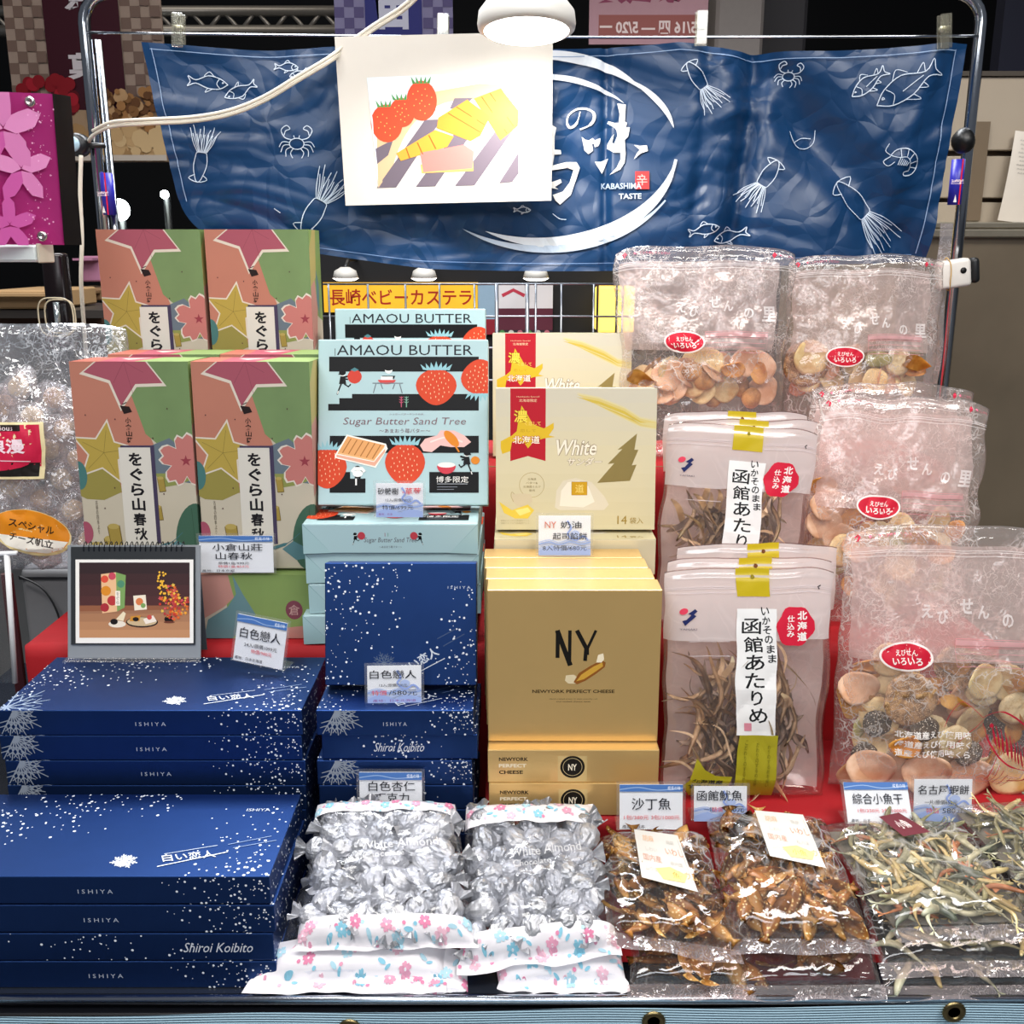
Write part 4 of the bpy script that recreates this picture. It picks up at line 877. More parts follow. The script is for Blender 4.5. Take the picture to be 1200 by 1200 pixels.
for k in range(20):
    x = -CW/2+.018+k*(CW-.036)/19
    if 9 == k and 0: continue
    obj('spiral_ring', tube(bmesh.new(), [(x+.0008*math.sin(a), .001+.0042*math.cos(a)*1.0, CH-.006+.006*math.sin(a)) for a in [2*math.pi*j/12 for j in range(13)]], .0006, 5, False), mat('#3a3c40', .25, .8, .05), cal, True)
# ================================================================== right side: cabinet, panel, note
fr = thing('steel_cabinet', (1.06, 1.80, 0), 'large brushed stainless steel cabinet at right behind the goods', 'cabinet')
steel = mat('#8a7c68', .34, .55, .5, 4.5, bump=.3, key='steel')  # strong tone variation puts a mottled light streak into the steel colour
wbox('steel_side', fr, steel, .665, 1.55, 1.80, 2.6, 0, 1.512, .004, 2)
wbox('top_ledge', fr, mat('#a39a88', .3, .7, .1), .66, 1.56, 1.79, 2.6, 1.5125, 1.523, .002)
wbox('lower_ledge', fr, mat('#a39a88', .3, .7, .1), .66, 1.56, 1.785, 1.799, 1.498, 1.5115, .002)
sh = thing('slatted_wall_board', (1.06, 1.95, 1.524), 'beige display board with brown horizontal slots above steel cabinet', 'board')
bge = mat('#a39684', .6, nz=.05, scale=10)
for z0, z1 in ((1.524, 1.562), (1.570, 1.642), (1.652, 1.775)): wbox('panel', sh, bge, .60, 1.6, 1.95, 1.97, z0, z1, .0015)
wbox('backing', sh, mat('#4e3f30', .8), .60, 1.6, 1.972, 1.98, 1.524, 1.775)
wbox('upright_strip', sh, mat('#6a5a46', .7), .83, .855, 1.944, 1.9495, 1.53, 1.70)
wbox('top_strip', sh, mat('#3a3228', .6), .60, 1.6, 1.944, 1.99, 1.776, 1.784)
nt = thing('pinned_note', P(1185, 262, 1.9), 'white paper note with faint print on beige board at right edge', 'note')
def ntp(u, v): 
    p = P(1190, 153, 1.935).lerp(P(1236, 158, 1.935), u).lerp(P(1168, 258, 1.92).lerp(P(1230, 266, 1.92), u), v); return p+Vector((0, -.006*math.sin(v*2.6)*math.cos(u*2), 0))-nt.location
obj('paper', sheet(ntp, 10, 14), mat('#cfc6ba', .7, nz=.03), nt, True)
A = Art(1, 1)
for k in range(9): A.text('#8f8a84', '商品名稱 數量 單價 備註'[:12-k % 3], .45, .10+.045*k, .018, w=.6-.05*(k % 3))
A.build('note_print', nt, lambda a, b, o: ntp(a, 1-b)+Vector((0, -.0006, 0)))
# white block clamp with knob on right post
wcx = thing('white_clamp', P(1120, 320, 1.545), 'white plastic block with black hole tied to right post', 'clamp', rot=(0, R(-8), 0))
obj('block', box(-.028, .020, -.010, .012, -.021, .020, .006, 3), mat('#e2ddd6', .35, nz=.05), wcx, True)
obj('black_cap', box(.0205, .033, -.009, .011, -.018, .019, .006, 3), mat('#17181a', .4), wcx, True)
obj('hole', lathe(bmesh.new(), [(.0045, .0103), (.0045, .0108), (.0001, .0108)], 18, Matrix.Translation((.007, 0, .003)) @ Matrix.Rotation(R(90), 4, 'X')), mat('#08080a', .5), wcx, True)
obj('rubber_band', tube(bmesh.new(), [(-.012+.001*math.sin(3*a), .013*math.cos(a), .024*math.sin(a)) for a in [2*math.pi*j/24 for j in range(25)]], .0008, 6, False), mat('#c8a05c', .5), wcx, True)
a_, b_ = P(1103, 262, 1.56), P(1086, 450, 1.56)
obx = thing('clear_strip', b_, 'glossy clear plastic strip hanging beside right post', 'strip')
obj('strip', sheet(lambda u, v: Vector((u*.022-.006+.002*math.sin(v*9), .004*math.sin(u*3.1+v*5), v*(a_.z-b_.z))), 6, 30), film('loose_film', milk=.25, crease=.4, gloss=.8, scale=40), obx, True)
# ================================================================== left neighbour: pink sign, stand, box
ps = thing('pink_sign', P(72, 288, 1.30), 'glossy pink acrylic sign with pale blossoms at left edge', 'sign')
tl, tr, br_, bl = P(-90, 104, 1.20), P(63, 110, 1.32), P(77, 287, 1.32), P(-90, 286, 1.20)
def psp(u, v, o=0.):
    p = tl.lerp(tr, u).lerp(bl.lerp(br_, u), v); nrm = (tr-tl).cross(tl-bl).normalized(); nrm = nrm if nrm.y < 0 else -nrm
    return p+nrm*o-ps.location
pm = mat('#b83a86', .12, nz=.05, scale=4, spec=.6, coat=.5)
bm = sheet(lambda u, v: psp(u, v), 2, 2)
r_ = bmesh.ops.solidify(bm, geom=bm.faces[:], thickness=.006)
obj('pink_panel', bm, pm, ps)
bm = sheet(lambda u, v: psp(u, v, -.004), 1, 1); bmesh.ops.solidify(bm, geom=bm.faces[:], thickness=.004)
bm = bmesh.new(); q = [psp(1.0, 0, 0), psp(1.0, 1, 0)]
for dy in (0,):
    vs1 = [bm.verts.new(q[0]+Vector((.0, -.004, 0))), bm.verts.new(q[1]+Vector((.0, -.004, 0))), bm.verts.new(q[1]+Vector((.012, .02, 0))), bm.verts.new(q[0]+Vector((.012, .02, 0)))]; bm.faces.new(vs1)
bmesh.ops.solidify(bm, geom=bm.faces[:], thickness=.003); obj('dark_side_frame', bm, mat('#17100f', .35, .2), ps)
A = Art((tr-tl).length, (tl-bl).length); A.step = .00002
def pt(x, y): return ((x+90)/(163+(y-110)*.08), (y-108)/178)
for cx, cy, r in ((25, 196, 36), (2, 150, 46), (10, 262, 30)):
    u, v = pt(cx, cy)
    for k in range(5):
        a = R(72*k-20); A.radial(('#d98abd', '#d07cb2', '#c458a0')[k % 3 if cy < 200 else 2], u+math.cos(a)*r*.0034, v+math.sin(a)*r*.0034, r*.0034, [(0+math.degrees(a)-0+d, q_) for d, q_ in ((0, .95), (40, .62), (90, .42), (140, .6), (180, .9), (220, .6), (270, .42), (320, .62))])
rn = random.Random(8)
for k in range(80): 
    u, v = pt(rn.uniform(30, 68), rn.uniform(115, 284)); A.ell('#e6a6d0', u, v, rn.choice((.003, .004, .007)), None, 6)
A.build('blossom_print', ps, lambda a, b, o: psp(a/A.W, 1-b/A.H, o+.0064))
for x, y in ((37, 118), (52, 275)):
    u, v = pt(x, y); c_ = psp(u, v, .0065)
    bm = lathe(bmesh.new(), [(.0062, 0), (.006, .002), (.0045, .003), (.002, .003), (.0018, .0015), (.0001, .0015)], 20, Matrix.Translation(c_) @ Matrix.Rotation(R(90), 4, 'X')); obj('screw', bm, mat('#b9b2b0', .25, .9), ps, True)
lb = thing('light_box', P(10, 305, 1.31), 'pale white tube box under the pink sign', 'light')
p0, p1 = P(-60, 290, 1.27), P(60, 303, 1.33)
obj('housing', box(p0.x-lb.location.x, p1.x-lb.location.x, -.02, .02, -.002, .019, .003), mat('#dfe6e4', .4), lb); obj('end_cap', box(p1.x-lb.location.x+.0005, p1.x-lb.location.x+.004, -.021, .021, -.003, .020, .001), mat('#b8b0a0', .4), lb)
po = thing('dark_post', P(78, 430, 1.47), 'dark shiny post below the pink sign', 'post')
obj('pole', box(-.016, .016, -.012, .012, -.505, .158, .005, 2), mat('#1c1416', .2, .3, .3, 30), po, True)
hd = thing('clear_oval_case', P(70, 371, 1.445), 'clear rounded plastic case with metal rod on the dark post', 'case')
def rring(rx, rz, r, y): return tube(bmesh.new(), [(rx*(abs(math.cos(a))**.6)*(1 if math.cos(a) > 0 else -1), y, rz*(abs(math.sin(a))**.6)*(1 if math.sin(a) > 0 else -1)) for a in [2*math.pi*j/32 for j in range(33)]], r, 6, False)
obj('front_rim', rring(.024, .026, .0011, -.012), mat('#cdbfa2', .15), hd, True); obj('rear_rim', rring(.021, .023, .0011, .002), mat('#cdbfa2', .15), hd, True)
obj('rod', tube(bmesh.new(), [(0, -.008, -.02), (0, -.008, .02)], .004, 10), mat('#b5c0c4', .2, .8), hd, True)
gb = thing('grey_equipment_box', P(48, 775, 1.64), 'grey machine housing behind the calendar, left of goods', 'machine')
a_, b_ = P(18, 668, 1.66), P(86, 850, 1.66)
obj('housing', box(a_.x-gb.location.x, b_.x-gb.location.x+.05, .03, .4, -.35, a_.z-gb.location.z, .012, 3), mat('#8b8b8d', .45, nz=.05), gb, True)
obj('dark_seam', box(a_.x-gb.location.x+.0, b_.x-gb.location.x+.04, .028, .032, a_.z-gb.location.z-.02, a_.z-gb.location.z-.015), mat('#2c2c30', .5), gb)
for i, ps_ in enumerate(([(22, 675), (50, 690), (68, 720), (76, 765), (78, 800)], [(38, 775), (42, 755), (55, 748), (66, 758), (74, 775)])):
    q_ = [P(x, y, 1.655) for x, y in ps_]; c0 = q_[0]
    o = obj('black_cable', tube(bmesh.new(), [p-c0 for p in spline(q_, 8)], .0018, 6), mat('#1a1a1c', .5), None, True); o.location = c0
    tag(o, ('long black cable curving down the grey machine housing', 'short looped black cable low on the grey machine housing')[i], 'cable')
ac = thing('acrylic_stand', P(10, 800, 1.16), 'clear acrylic stand with white edges at far left', 'stand')
l_ = ac.location
for nm, (x0, y0), (x1, y1), r in (('edge_strip', (8, 650), (18, 800), .0035), ('edge_strip', (-14, 655), (-4, 800), .0035), ('edge_strip', (-80, 652), (20, 648), .003)):
    obj(nm, tube(bmesh.new(), [P(x0, y0, 1.16)-l_, P(x1, y1, 1.16)-l_], r, 6), mat('#e9e9ea', .3), ac, True)
q_ = [P(-80, 655, 1.165), P(9, 655, 1.165), P(16, 800, 1.165), P(-80, 800, 1.165)]
bm = bmesh.new(); bm.faces.new([bm.verts.new(p-l_) for p in q_]); obj('clear_panel', bm, acr, ac)
dk_ = thing('maroon_strip', P(24, 800, 1.22), 'dark maroon upright strip beside the acrylic stand', 'strip'); obj('bar', box(-.007, .007, -.003, .003, -.25, P(24, 672, 1.22).z-dk_.location.z, .001), mat('#3c1018', .4), dk_)
wt = thing('white_counter', (-1.18, 1.2, 0), 'white neighbouring counter at far left behind the navy boxes', 'counter')
obj('top', box(-.45, .33, -.35, .35, .98, 1.0, .003), mat('#b9b8b6', .4), wt); obj('body', box(-.43, .31, -.33, .33, 0, .979), mat('#8c8c8e', .5), wt)
# ================================================================== background hall
def hang(px0, py0, px1, py1, Y, name, label, cat, base, fn, thick=.01):
    a, b = P(px0, py1, Y), P(px1, py0, Y); W, H = b.x-a.x, b.z-a.z
    t = thing(name, ((a.x+b.x)/2, Y, a.z), label, cat); obj('cloth' if cat == 'banner' else 'board', box(-W/2, W/2, 0, thick, 0, H), base, t)
    A = Art(W, H, .0002); fn(A); A.build('print', t, front(W)); return t
def b1(A):
    for i in range(4):
        for j in range(16):
            if (i+j) % 2:
                A.rect('#7a6358', .0+i*.063, j*.0625, .063+i*.063, j*.0625+.0625)
                if i < 4: A.rect('#7a6358', .74+i*.065, j*.0625, .74+(i+1)*.065, j*.0625+.0625)
    A.rect('#3c0c1c', .26, 0, .74, 1)
    A.text('#d8cfd2', '京', .5, .08, .15, w=.20, bold=.04); A.text('#d8cfd2', '菓', .5, .46, .15, w=.24, bold=.04)
    A.poly('#a98d70', [(.0, .78), (.3, .70), (1, .72), (1, 1), (0, 1)])
    rn = random.Random(2)
    for k in range(40): A.ell(rn.choice(('#8c1420', '#a81c2c', '#5c0c18')), .06+rn.random()*.36, .52+rn.random()*.2, .04)
    for k in range(120): A.ell(rn.choice(('#8a6038', '#a87848', '#c49c70', '#6a4426')), .52+rn.random()*.48, .60+rn.random()*.22, rn.uniform(.015, .035), None, 8)
    for k in range(60): A.ell(rn.choice(('#a88458', '#c8a474', '#d4b484')), .25+rn.random()*.75, .82+rn.random()*.15, rn.uniform(.03, .06), None, 8)
    A.line('#c8bcae', [(0, .995), (1, .995)], .03)
hang(24, -20, 186, 190, 3.6, 'hanging_banner', 'checkered maroon hanging banner with dried fruit photo, upper left', 'banner', mat('#a58f80', .7), b1)
def b2(A):
    for i in range(12):
        for j in range(6):
            if (i+j) % 2 and not 3 <= i < 9: A.rect('#5a5080', i/12, j/6, (i+1)/12, (j+1)/6)
    A.rect('#24287a', .26, 0, .74, 1); A.text('#d8d8ea', '宙', .5, .45, .8, w=.3, bold=.04)
hang(393, -30, 530, 46, 3.6, 'hanging_banner', 'purple and blue hanging banner behind the power cable, top centre', 'banner', mat('#8c86ac', .7), b2)
def b3(A):
    A.text('#7c2a4a', '茶芸展', .42, .30, .5, w=.75, bold=.05, mirror=True); A.rect('#8a4a44', .08, .62, .95, .93); A.text('#d8c4c0', '5/16 四 — 5/20 一', .5, .78, .17, w=.82, bold=.03, mirror=True)
hang(690, -40, 832, 52, 3.2, 'hanging_banner', 'pinkish hanging banner with dates seen from behind, top right of lamp', 'banner', mat('#a88088', .7), b3)
cl = thing('hall_column', (P(858, 100, 3.3).x, 3.3, 0), 'grey hall column beyond the banner, right of the pink hanging one', 'column'); obj('shaft', box(-.07, .07, -.07, .07, 0, 3.4, .01), mat('#77706c', .7), cl)
c2 = dup(cl, (P(905, 100, 3.6).x, 3.6, 0), label='dark grey hall column just right of the paler one'); list(c2.children)[0].scale = (1.2, 1, 1); 
c2.children[0].data = c2.children[0].data.copy(); c2.children[0].data.materials[0] = mat('#2c2a2e', .7)
# roof truss
def truss(x0, x1, z0, z1, Y, label):
    t = thing('roof_truss', ((x0+x1)/2, Y, z0), label, 'truss'); m_ = mat('#8b8680', .35, .6); L_ = (x1-x0)/2; h = z1-z0
    obj('lower_chord', tube(bmesh.new(), [(-L_, 0, 0), (L_, 0, 0)], .03, 8), m_, t, True); obj('upper_chord', tube(bmesh.new(), [(-L_, 0, h), (L_, 0, h)], .028, 8), m_, t, True)
    n = int(2*L_/(h*.9)); d = 2*L_/n
    for k in range(n):
        x = -L_+k*d; obj('brace', tube(bmesh.new(), [(x, 0, 0 if k % 2 else h), (x+d, 0, h if k % 2 else 0)], .012, 6), m_, t, True)
    return t
truss(P(-200, 38, 6).x, P(398, 38, 6).x, P(0, 36, 6).z, P(0, 13, 6).z, 6, 'silver lattice roof truss running behind the banners, upper left')
struct('wall_stall', box(-.575, .45, 3.12, 3.2, 0, 1.72), mat('#0c0b0e', .8))
# far stall seen through the gap
def b4(A): A.text('#a8281c', '長崎ベビーカステラ', .5, .5, .56, w=.92, bold=.015)
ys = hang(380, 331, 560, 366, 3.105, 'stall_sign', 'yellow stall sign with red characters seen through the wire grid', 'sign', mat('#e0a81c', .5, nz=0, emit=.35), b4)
for px, lab_ in ((405, 'left spotlight above the yellow stall sign'), (497, 'middle spotlight above the yellow stall sign'), (628, 'spotlight above the white stall boxes, right of the sign')):
    p = P(px, 326, 2.9); s_ = thing('spotlight', p, lab_, 'light')
    obj('lamp_head', lathe(bmesh.new(), [(.012, .03), (.03, .02), (.036, 0)], 20), mat('#d8d4cc', .4), s_, True); obj('arm', tube(bmesh.new(), [(0, 0, .028), (0, .06, .05), (0, .219, .05)], .006, 6), mat('#222222', .4), s_, True); obj('glowing_lens', lathe(bmesh.new(), [(.0001, -.008), (.025, -.006), (.036, .0)], 20), mat('#fffaf0', .3, nz=0, emit=9), s_, True)
def b5(A):
    A.rect('#d9d4d6', 0, 0, 1, .42); A.rect('#5c2a38', 0, .42, 1, .80); A.rect('#2c2a30', 0, .8, 1, 1); A.line('#b83a4c', [(.1, .2), (.3, .1), (.5, .2)], .01)
    for k in range(6): A.ell(('#4c8a4c', '#c8c4bc', '#b86a78')[k % 3], .1+k*.16, .85, .05)
hang(582, 333, 648, 400, 3.105, 'stall_shelf', 'pale and maroon stall front seen through the wire grid', 'stall', mat('#7c7478', .6), b5)
ln = thing('glowing_lantern', P(720, 372, 3.06), 'warm yellow glowing box lantern seen through grid beside cracker bag', 'lantern')
obj('shade', box(-.055, .055, -.05, .05, -.04, .09, .006), mat('#f2cc58', .5, nz=.1, scale=8, emit=1.5), ln); 
for x in (-.055, .0, .055): obj('frame_bar', box(x-.003, x+.003, -.056, -.0505, -.045, .095), mat('#2a1c10', .5), ln)
sg = hang(560, 332, 584, 392, 3.105, 'stall_poster', 'small blue and white poster right of the yellow stall sign', 'poster', mat('#8aa4b8', .6), lambda A: A.rect('#8a2430', 0, .7, 1, 1))
for px, py, r, Y, lab_ in ((140, 246, .055, 5.5, 'bright round hall floodlight behind the left post'), (193, 228, .022, 5.5, 'small bright hall lamp beside the banner left edge')):
    hl = thing('hall_floodlight', P(px, py, Y), lab_, 'light'); obj('stand', tube(bmesh.new(), [(0, .03, 0), (0, .03, -P(px, py, Y).z)], .02, 8), mat('#15161a', .5), hl, True)
    o = obj('glowing_face', lathe(bmesh.new(), [(r*.5, .02), (r, 0), (r*.8, -.02), (.0001, -.03)], 24, Matrix.Rotation(R(-90), 4, 'X')), mat('#f2fff8', .3, nz=0, emit=30), hl, True)
for (x0, y0, x1, y1, Y, col, nm, lab_, cat) in ((-10, 340, 62, 362, 2.4, '#a08058', 'cardboard_box', 'open brown cardboard box on the dark shelf at left', 'box'), (-10, 364, 120, 420, 2.8, '#4a2c1a', 'wooden_crate', 'dark brown crate below the open cardboard box at left', 'crate'), (66, 338, 118, 352, 2.9, '#7a5c3c', 'cardboard_box', 'flat cardboard box behind the hanging cable', 'box'),
      (96, 300, 116, 330, 3.0, '#a8708c', 'pink_carton', 'small pink carton in the dark stall behind left post', 'box')):
    a_, b_ = P(x0, y1, Y), P(x1, y0, Y); t = thing(nm, ((a_.x+b_.x)/2, Y, a_.z), lab_, cat); W, H = b_.x-a_.x, b_.z-a_.z
    obj('body', box(-W/2, W/2, 0, .25, 0, H, .004), mat(col, .7, nz=.12, scale=8), t); obj('top_flap', box(-W/2, W/2, -.05, -.002, H-.012, H-.006, M=Matrix.Rotation(R(0), 4, 'X')), mat(col, .65), t)
sv = thing('dark_shelving', (-1.05, 2.4, .6), 'dark metal shelving in the neighbouring stall at left', 'shelf')
z1 = P(0, 362.5, 2.4).z-.6
obj('shelf_board', box(-.3, .5, 0, .35, z1-.02, z1-.002), mat('#2a2420', .5), sv)
for x in (-.29, .47): obj('upright', box(x, x+.02, 0, .02, -.6, .95), mat('#3a3a40', .4, .5), sv)
bc = thing('stall_backdrop', (-.75, 4.6, 0), 'dim grey partition panels beyond the left post', 'partition')
for k, c in enumerate(('#2c3036', '#3c4248', '#23262c')): obj('panel', box(-.5+k*.36, -.15+k*.36, 0, .04, .0, 1.55-.03*k), mat(c, .7), bc)
# ================================================================== bags
def nz3(x, y, z): return noise.noise(Vector((x, y, z)))
def pouch_fn(W, H, T, seed, fill=.45, cr=1., top=.012, flop=0., pinch=0.):
    def prof(u, v):
        e = max(0, 1-abs(2*u-1)**4)**.5
        b = min(1, v/.10)**.5 if v > 0 else 0
        if v > fill: k = min(1, (v-fill)/(1-fill)); b = (1-k)**1.1*(1-top/T)+top/T*(1 if v < .97 else .15)
        return e*b
    def f(u, v, side):       # side -1 front, +1 back
        pr = prof(u, v)
        x = (u-.5)*W*(1-.05*math.sin(math.pi*min(1, v/max(.1, fill)))*.6-pinch*max(0, v-.5)) + .003*nz3(v*9, seed, 3+u)*cr + .004*nz3(v*3+u, seed+9, 1)
        z = v*H + .006*nz3(u*4, seed+2, 7)*v*cr - .011*cr*abs(2*u-1)**7*v**6
        x += .007*cr*nz3(v*5, seed+4, 2)*(2*u-1)
        w_ = 0
        for s_, a in ((18, .0046), (44, .0022)):
            w_ += a*(1-2*abs(nz3(u*W*s_+seed, v*H*s_*.8, side*3+seed)))
        y = side*T/2*pr + w_*cr*(.25+.75*min(1, pr*1.4))*(1 if 0 < u < 1 else .3) + flop*max(0, v-.6)**2*6*H
        return Vector((x, y, z))
    return f
def make_pouch(t, f, m, nu=48, nv=60, name='film'):
    bm = bmesh.new(); g = {}
    for side in (-1, 1):
        for j in range(nv+1):
            for i in range(nu+1):
                k = (side, i, j)
                if side == 1 and (i in (0, nu) or j in (0, nv)): g[k] = g[(-1, i, j)]
                else: g[k] = bm.verts.new(f(i/nu, j/nv, side))
        for j in range(nv):
            for i in range(nu):
                q = [g[(side, i, j)], g[(side, i+1, j)], g[(side, i+1, j+1)], g[(side, i, j+1)]]
                if side == 1: q = q[::-1]
                try: bm.faces.new(q)
                except ValueError: pass
    return obj(name, bm, m, t, True)
def patch(t, name, m, f, u0, v0, u1, v1, off=.0006, n=24, label=None):
    o = obj(name, sheet(lambda a, b: f(u0+(u1-u0)*a, v0+(v1-v0)*b, -1)+Vector((0, -off, 0)), n, n), m, t, True)
    if label: o['label'] = label
    return o
def fr(f, W, H, off=.0012): return lambda a, b, o: f(a/W, b/H, -1)+Vector((0, -off-o, 0))
def root_world(t): return Matrix.LocRotScale(t.location, t.rotation_euler, t.scale)
# ---- small piece meshes
def mesh_of(bm, m, smooth=True):
    me = bpy.data.meshes.new('piece'); bmesh.ops.recalc_face_normals(bm, faces=bm.faces[:]); bm.to_mesh(me); bm.free(); me.materials.append(m)
    for p in me.polygons: p.use_smooth = smooth
    return me
def disc(r, th, wave, seed, rough=.0008, bowl=0., ell=1., n=22, rings=6):
    bm = bmesh.new(); top, bot = [], []
    for L_, s_ in ((top, 1), (bot, -1)):
        c = bm.verts.new((0, 0, s_*th/2)); prev = None; L_.append([c])
        for k in range(1, rings+1):
            q = k/rings; row = []
            for i in range(n):
                a = 2*math.pi*i/n; rr = r*q*(1+.09*nz3(math.cos(a)*1.4, math.sin(a)*1.4, seed)); x, y = rr*math.cos(a), rr*math.sin(a)*ell
                z = wave*math.sin(2*a+seed)*q*q + bowl*q*q + s_*th/2*(1-q**6*.7) + rough*nz3(x*160, y*160, seed+s_)*1.3
                row.append(bm.verts.new((x, y, z)))
            L_.append(row)
        for i in range(n): bm.faces.new((c, L_[1][i], L_[1][(i+1) % n]))
        for k in range(1, rings):
            for i in range(n): bm.faces.new((L_[k][i], L_[k+1][i], L_[k+1][(i+1) % n], L_[k][(i+1) % n]))
    for i in range(n): bm.faces.new((top[-1][i], bot[-1][i], bot[-1][(i+1) % n], top[-1][(i+1) % n]))
    return bm
def spotted(name, c1, c2, scale, thr=.5, rough=.55, c3=None, bump=.5):
    k = ('sp', name)
    if k in _m: return _m[k]
    m = bpy.data.materials.new(name); m.use_nodes = True; t = m.node_tree; n = t.nodes; b = n['Principled BSDF']; L = t.links.new
    tc = n.new('ShaderNodeTexCoord'); no = n.new('ShaderNodeTexNoise'); no.inputs['Scale'].default_value = scale; no.inputs['Detail'].default_value = 5
    oi = n.new('ShaderNodeObjectInfo'); vm = n.new('ShaderNodeVectorMath'); vm.operation = 'ADD'; L(tc.outputs['Object'], vm.inputs[0]); L(oi.outputs['Random'], vm.inputs[1])
    L(vm.outputs[0], no.inputs['Vector'])
    rp = n.new('ShaderNodeValToRGB'); e = rp.color_ramp.elements; e[0].position = thr-.13; e[0].color = lin(c1); e[1].position = thr+.13; e[1].color = lin(c2)
    L(no.outputs['Fac'], rp.inputs[0]); col = rp.outputs[0]
    if c3:
        vo = n.new('ShaderNodeTexVoronoi'); vo.inputs['Scale'].default_value = scale*4.2; L(vm.outputs[0], vo.inputs['Vector'])
        r3 = n.new('ShaderNodeMath'); r3.operation = 'LESS_THAN'; r3.inputs[1].default_value = .27; L(vo.outputs['Distance'], r3.inputs[0])
        mx = n.new('ShaderNodeMix'); mx.data_type = 'RGBA'; mx.inputs[7].default_value = lin(c3); L(r3.outputs[0], mx.inputs[0]); L(col, mx.inputs[6]); col = mx.outputs[2]
    hs = n.new('ShaderNodeHueSaturation'); ma = n.new('ShaderNodeMapRange'); ma.inputs[3].default_value = .75; ma.inputs[4].default_value = 1.2; L(oi.outputs['Random'], ma.inputs[0]); L(ma.outputs[0], hs.inputs['Value']); L(col, hs.inputs['Color'])
    L(hs.outputs[0], b.inputs['Base Color']); b.inputs['Roughness'].default_value = rough
    bu = n.new('ShaderNodeBump'); bu.inputs['Strength'].default_value = bump; bu.inputs['Distance'].default_value = .0015; L(no.outputs['Fac'], bu.inputs['Height']); L(bu.outputs[0], b.inputs['Normal'])
    _m[k] = m; return m
def twist_chip(seed):
    bm = bmesh.new()
    def f(u, v):
        a = (u-.5)*1.9; w_ = .011*(1-(2*u-1)**4*.6)
        return Vector(((u-.5)*.042, (v-.5)*2*w_*math.cos(a*1.2+seed)+.004*math.sin(u*5+seed), (v-.5)*2*w_*math.sin(a*1.2+seed)+.010*math.sin(math.pi*u)+.0008*nz3(u*9, v*5, seed)))
    sheet(f, 12, 4, bm); bmesh.ops.solidify(bm, geom=bm.faces[:], thickness=.0018); return bm
CK = [('large brown puffed cracker', mesh_of(disc(.030, .008, .002, 1, .0020, n=30, rings=9), spotted('brown_cracker', '#6f4f30', '#b58f62', 130, .5, c3='#cdb08a'))),
      ('pale round cracker', mesh_of(disc(.021, .005, .0025, 2, .0008, .003), spotted('pale_cracker', '#e6cf9c', '#c99c58', 70, .6))),
      ('pale nubbly cracker', mesh_of(disc(.019, .006, .001, 3, .0018), spotted('nubbly_cracker', '#e0cfa4', '#b8955c', 150, .62))),
      ('orange cracker', mesh_of(disc(.017, .004, .004, 4, .0008, .003, .7), spotted('orange_cracker', '#e0a048', '#b86c24', 60, .55))),
      ('golden curled chip', mesh_of(twist_chip(.4), spotted('golden_chip', '#e2ac50', '#c2812e', 60, .55))),
      ('pinkish thin cracker', mesh_of(disc(.024, .0022, .005, 6, .0006, .002, .8), spotted('pink_cracker', '#e4bea0', '#cf9a74', 60, .5))),
      ('dark seaweed cracker', mesh_of(disc(.016, .006, .001, 7, .0016), spotted('seaweed_cracker', '#2f2820', '#5b4a36', 90, .5, c3='#e8e0d0'))),
      ('greenish curved cracker', mesh_of(disc(.018, .003, .004, 8, .0006, .003, .6), spotted('green_cracker', '#b8b070', '#8f8a48', 60, .5))),
      ('tan ring cracker', mesh_of(disc(.015, .007, .001, 9, .0008, -.004), spotted('ring_cracker', '#c8904c', '#8e5a28', 60, .5)))]
def crackers(t, f, where, fillv, n, seed, wts, fixed=(), group=None, th=.6, v0=.05):
    M = root_world(t); rn = random.Random(seed)
    def add(k, u, v, s_, ang, tl, spin, sc_=1.):
        p = f(u, v, 1).lerp(f(u, v, -1), s_); q = Matrix.Rotation(R(90)+tl, 4, 'X') @ Matrix.Rotation(ang, 4, 'Y') @ Matrix.Rotation(spin, 4, 'Z')
        o = bpy.data.objects.new('rice_cracker', CK[k][1]); C.objects.link(o); W_ = M @ Matrix.Translation(p) @ q
        o.location = W_.to_translation(); o.rotation_euler = W_.to_euler(); o.scale = (sc_,)*3
        tag(o, CK[k][0]+', '+part_of(u, v/max(fillv, .3))+' of contents of '+where, 'cracker', group)
    for a in fixed: add(*a)
    for i in range(n):
        v = v0+(fillv-v0)*(i+.5)/n; k = rn.choices(range(len(CK)), wts)[0]
        fr_ = (i*0.618) % 1; u = .10+.80*fr_
        add(k, u+rn.uniform(-.03, .03), max(.04, v+rn.uniform(-.02, .02)), rn.choice((.42, .56, .66, .74))*th/.6, rn.uniform(-.5, .5), rn.uniform(-.5, .5), rn.uniform(0, 6.28), rn.uniform(.85, 1.1))
cfilm = film('crinkled_bag_film', milk=.12, crease=.75, scale=34, gloss=.16, tint='#fffaf8', body='#f8f2ef')
pink_m = film('pale_pink_print', milk=.75, crease=0, tint='#f4c8cc', gloss=.1, body='#efc4c6', bump=0)
white_t = film('white_ink', milk=.72, crease=0, gloss=.05, body='#ffffff', bump=0)
haze_m = film('milky_bag_front', milk=.34, crease=.45, scale=50, gloss=.1, body='#f3e6e2', tint='#fff0ee', bump=.3)
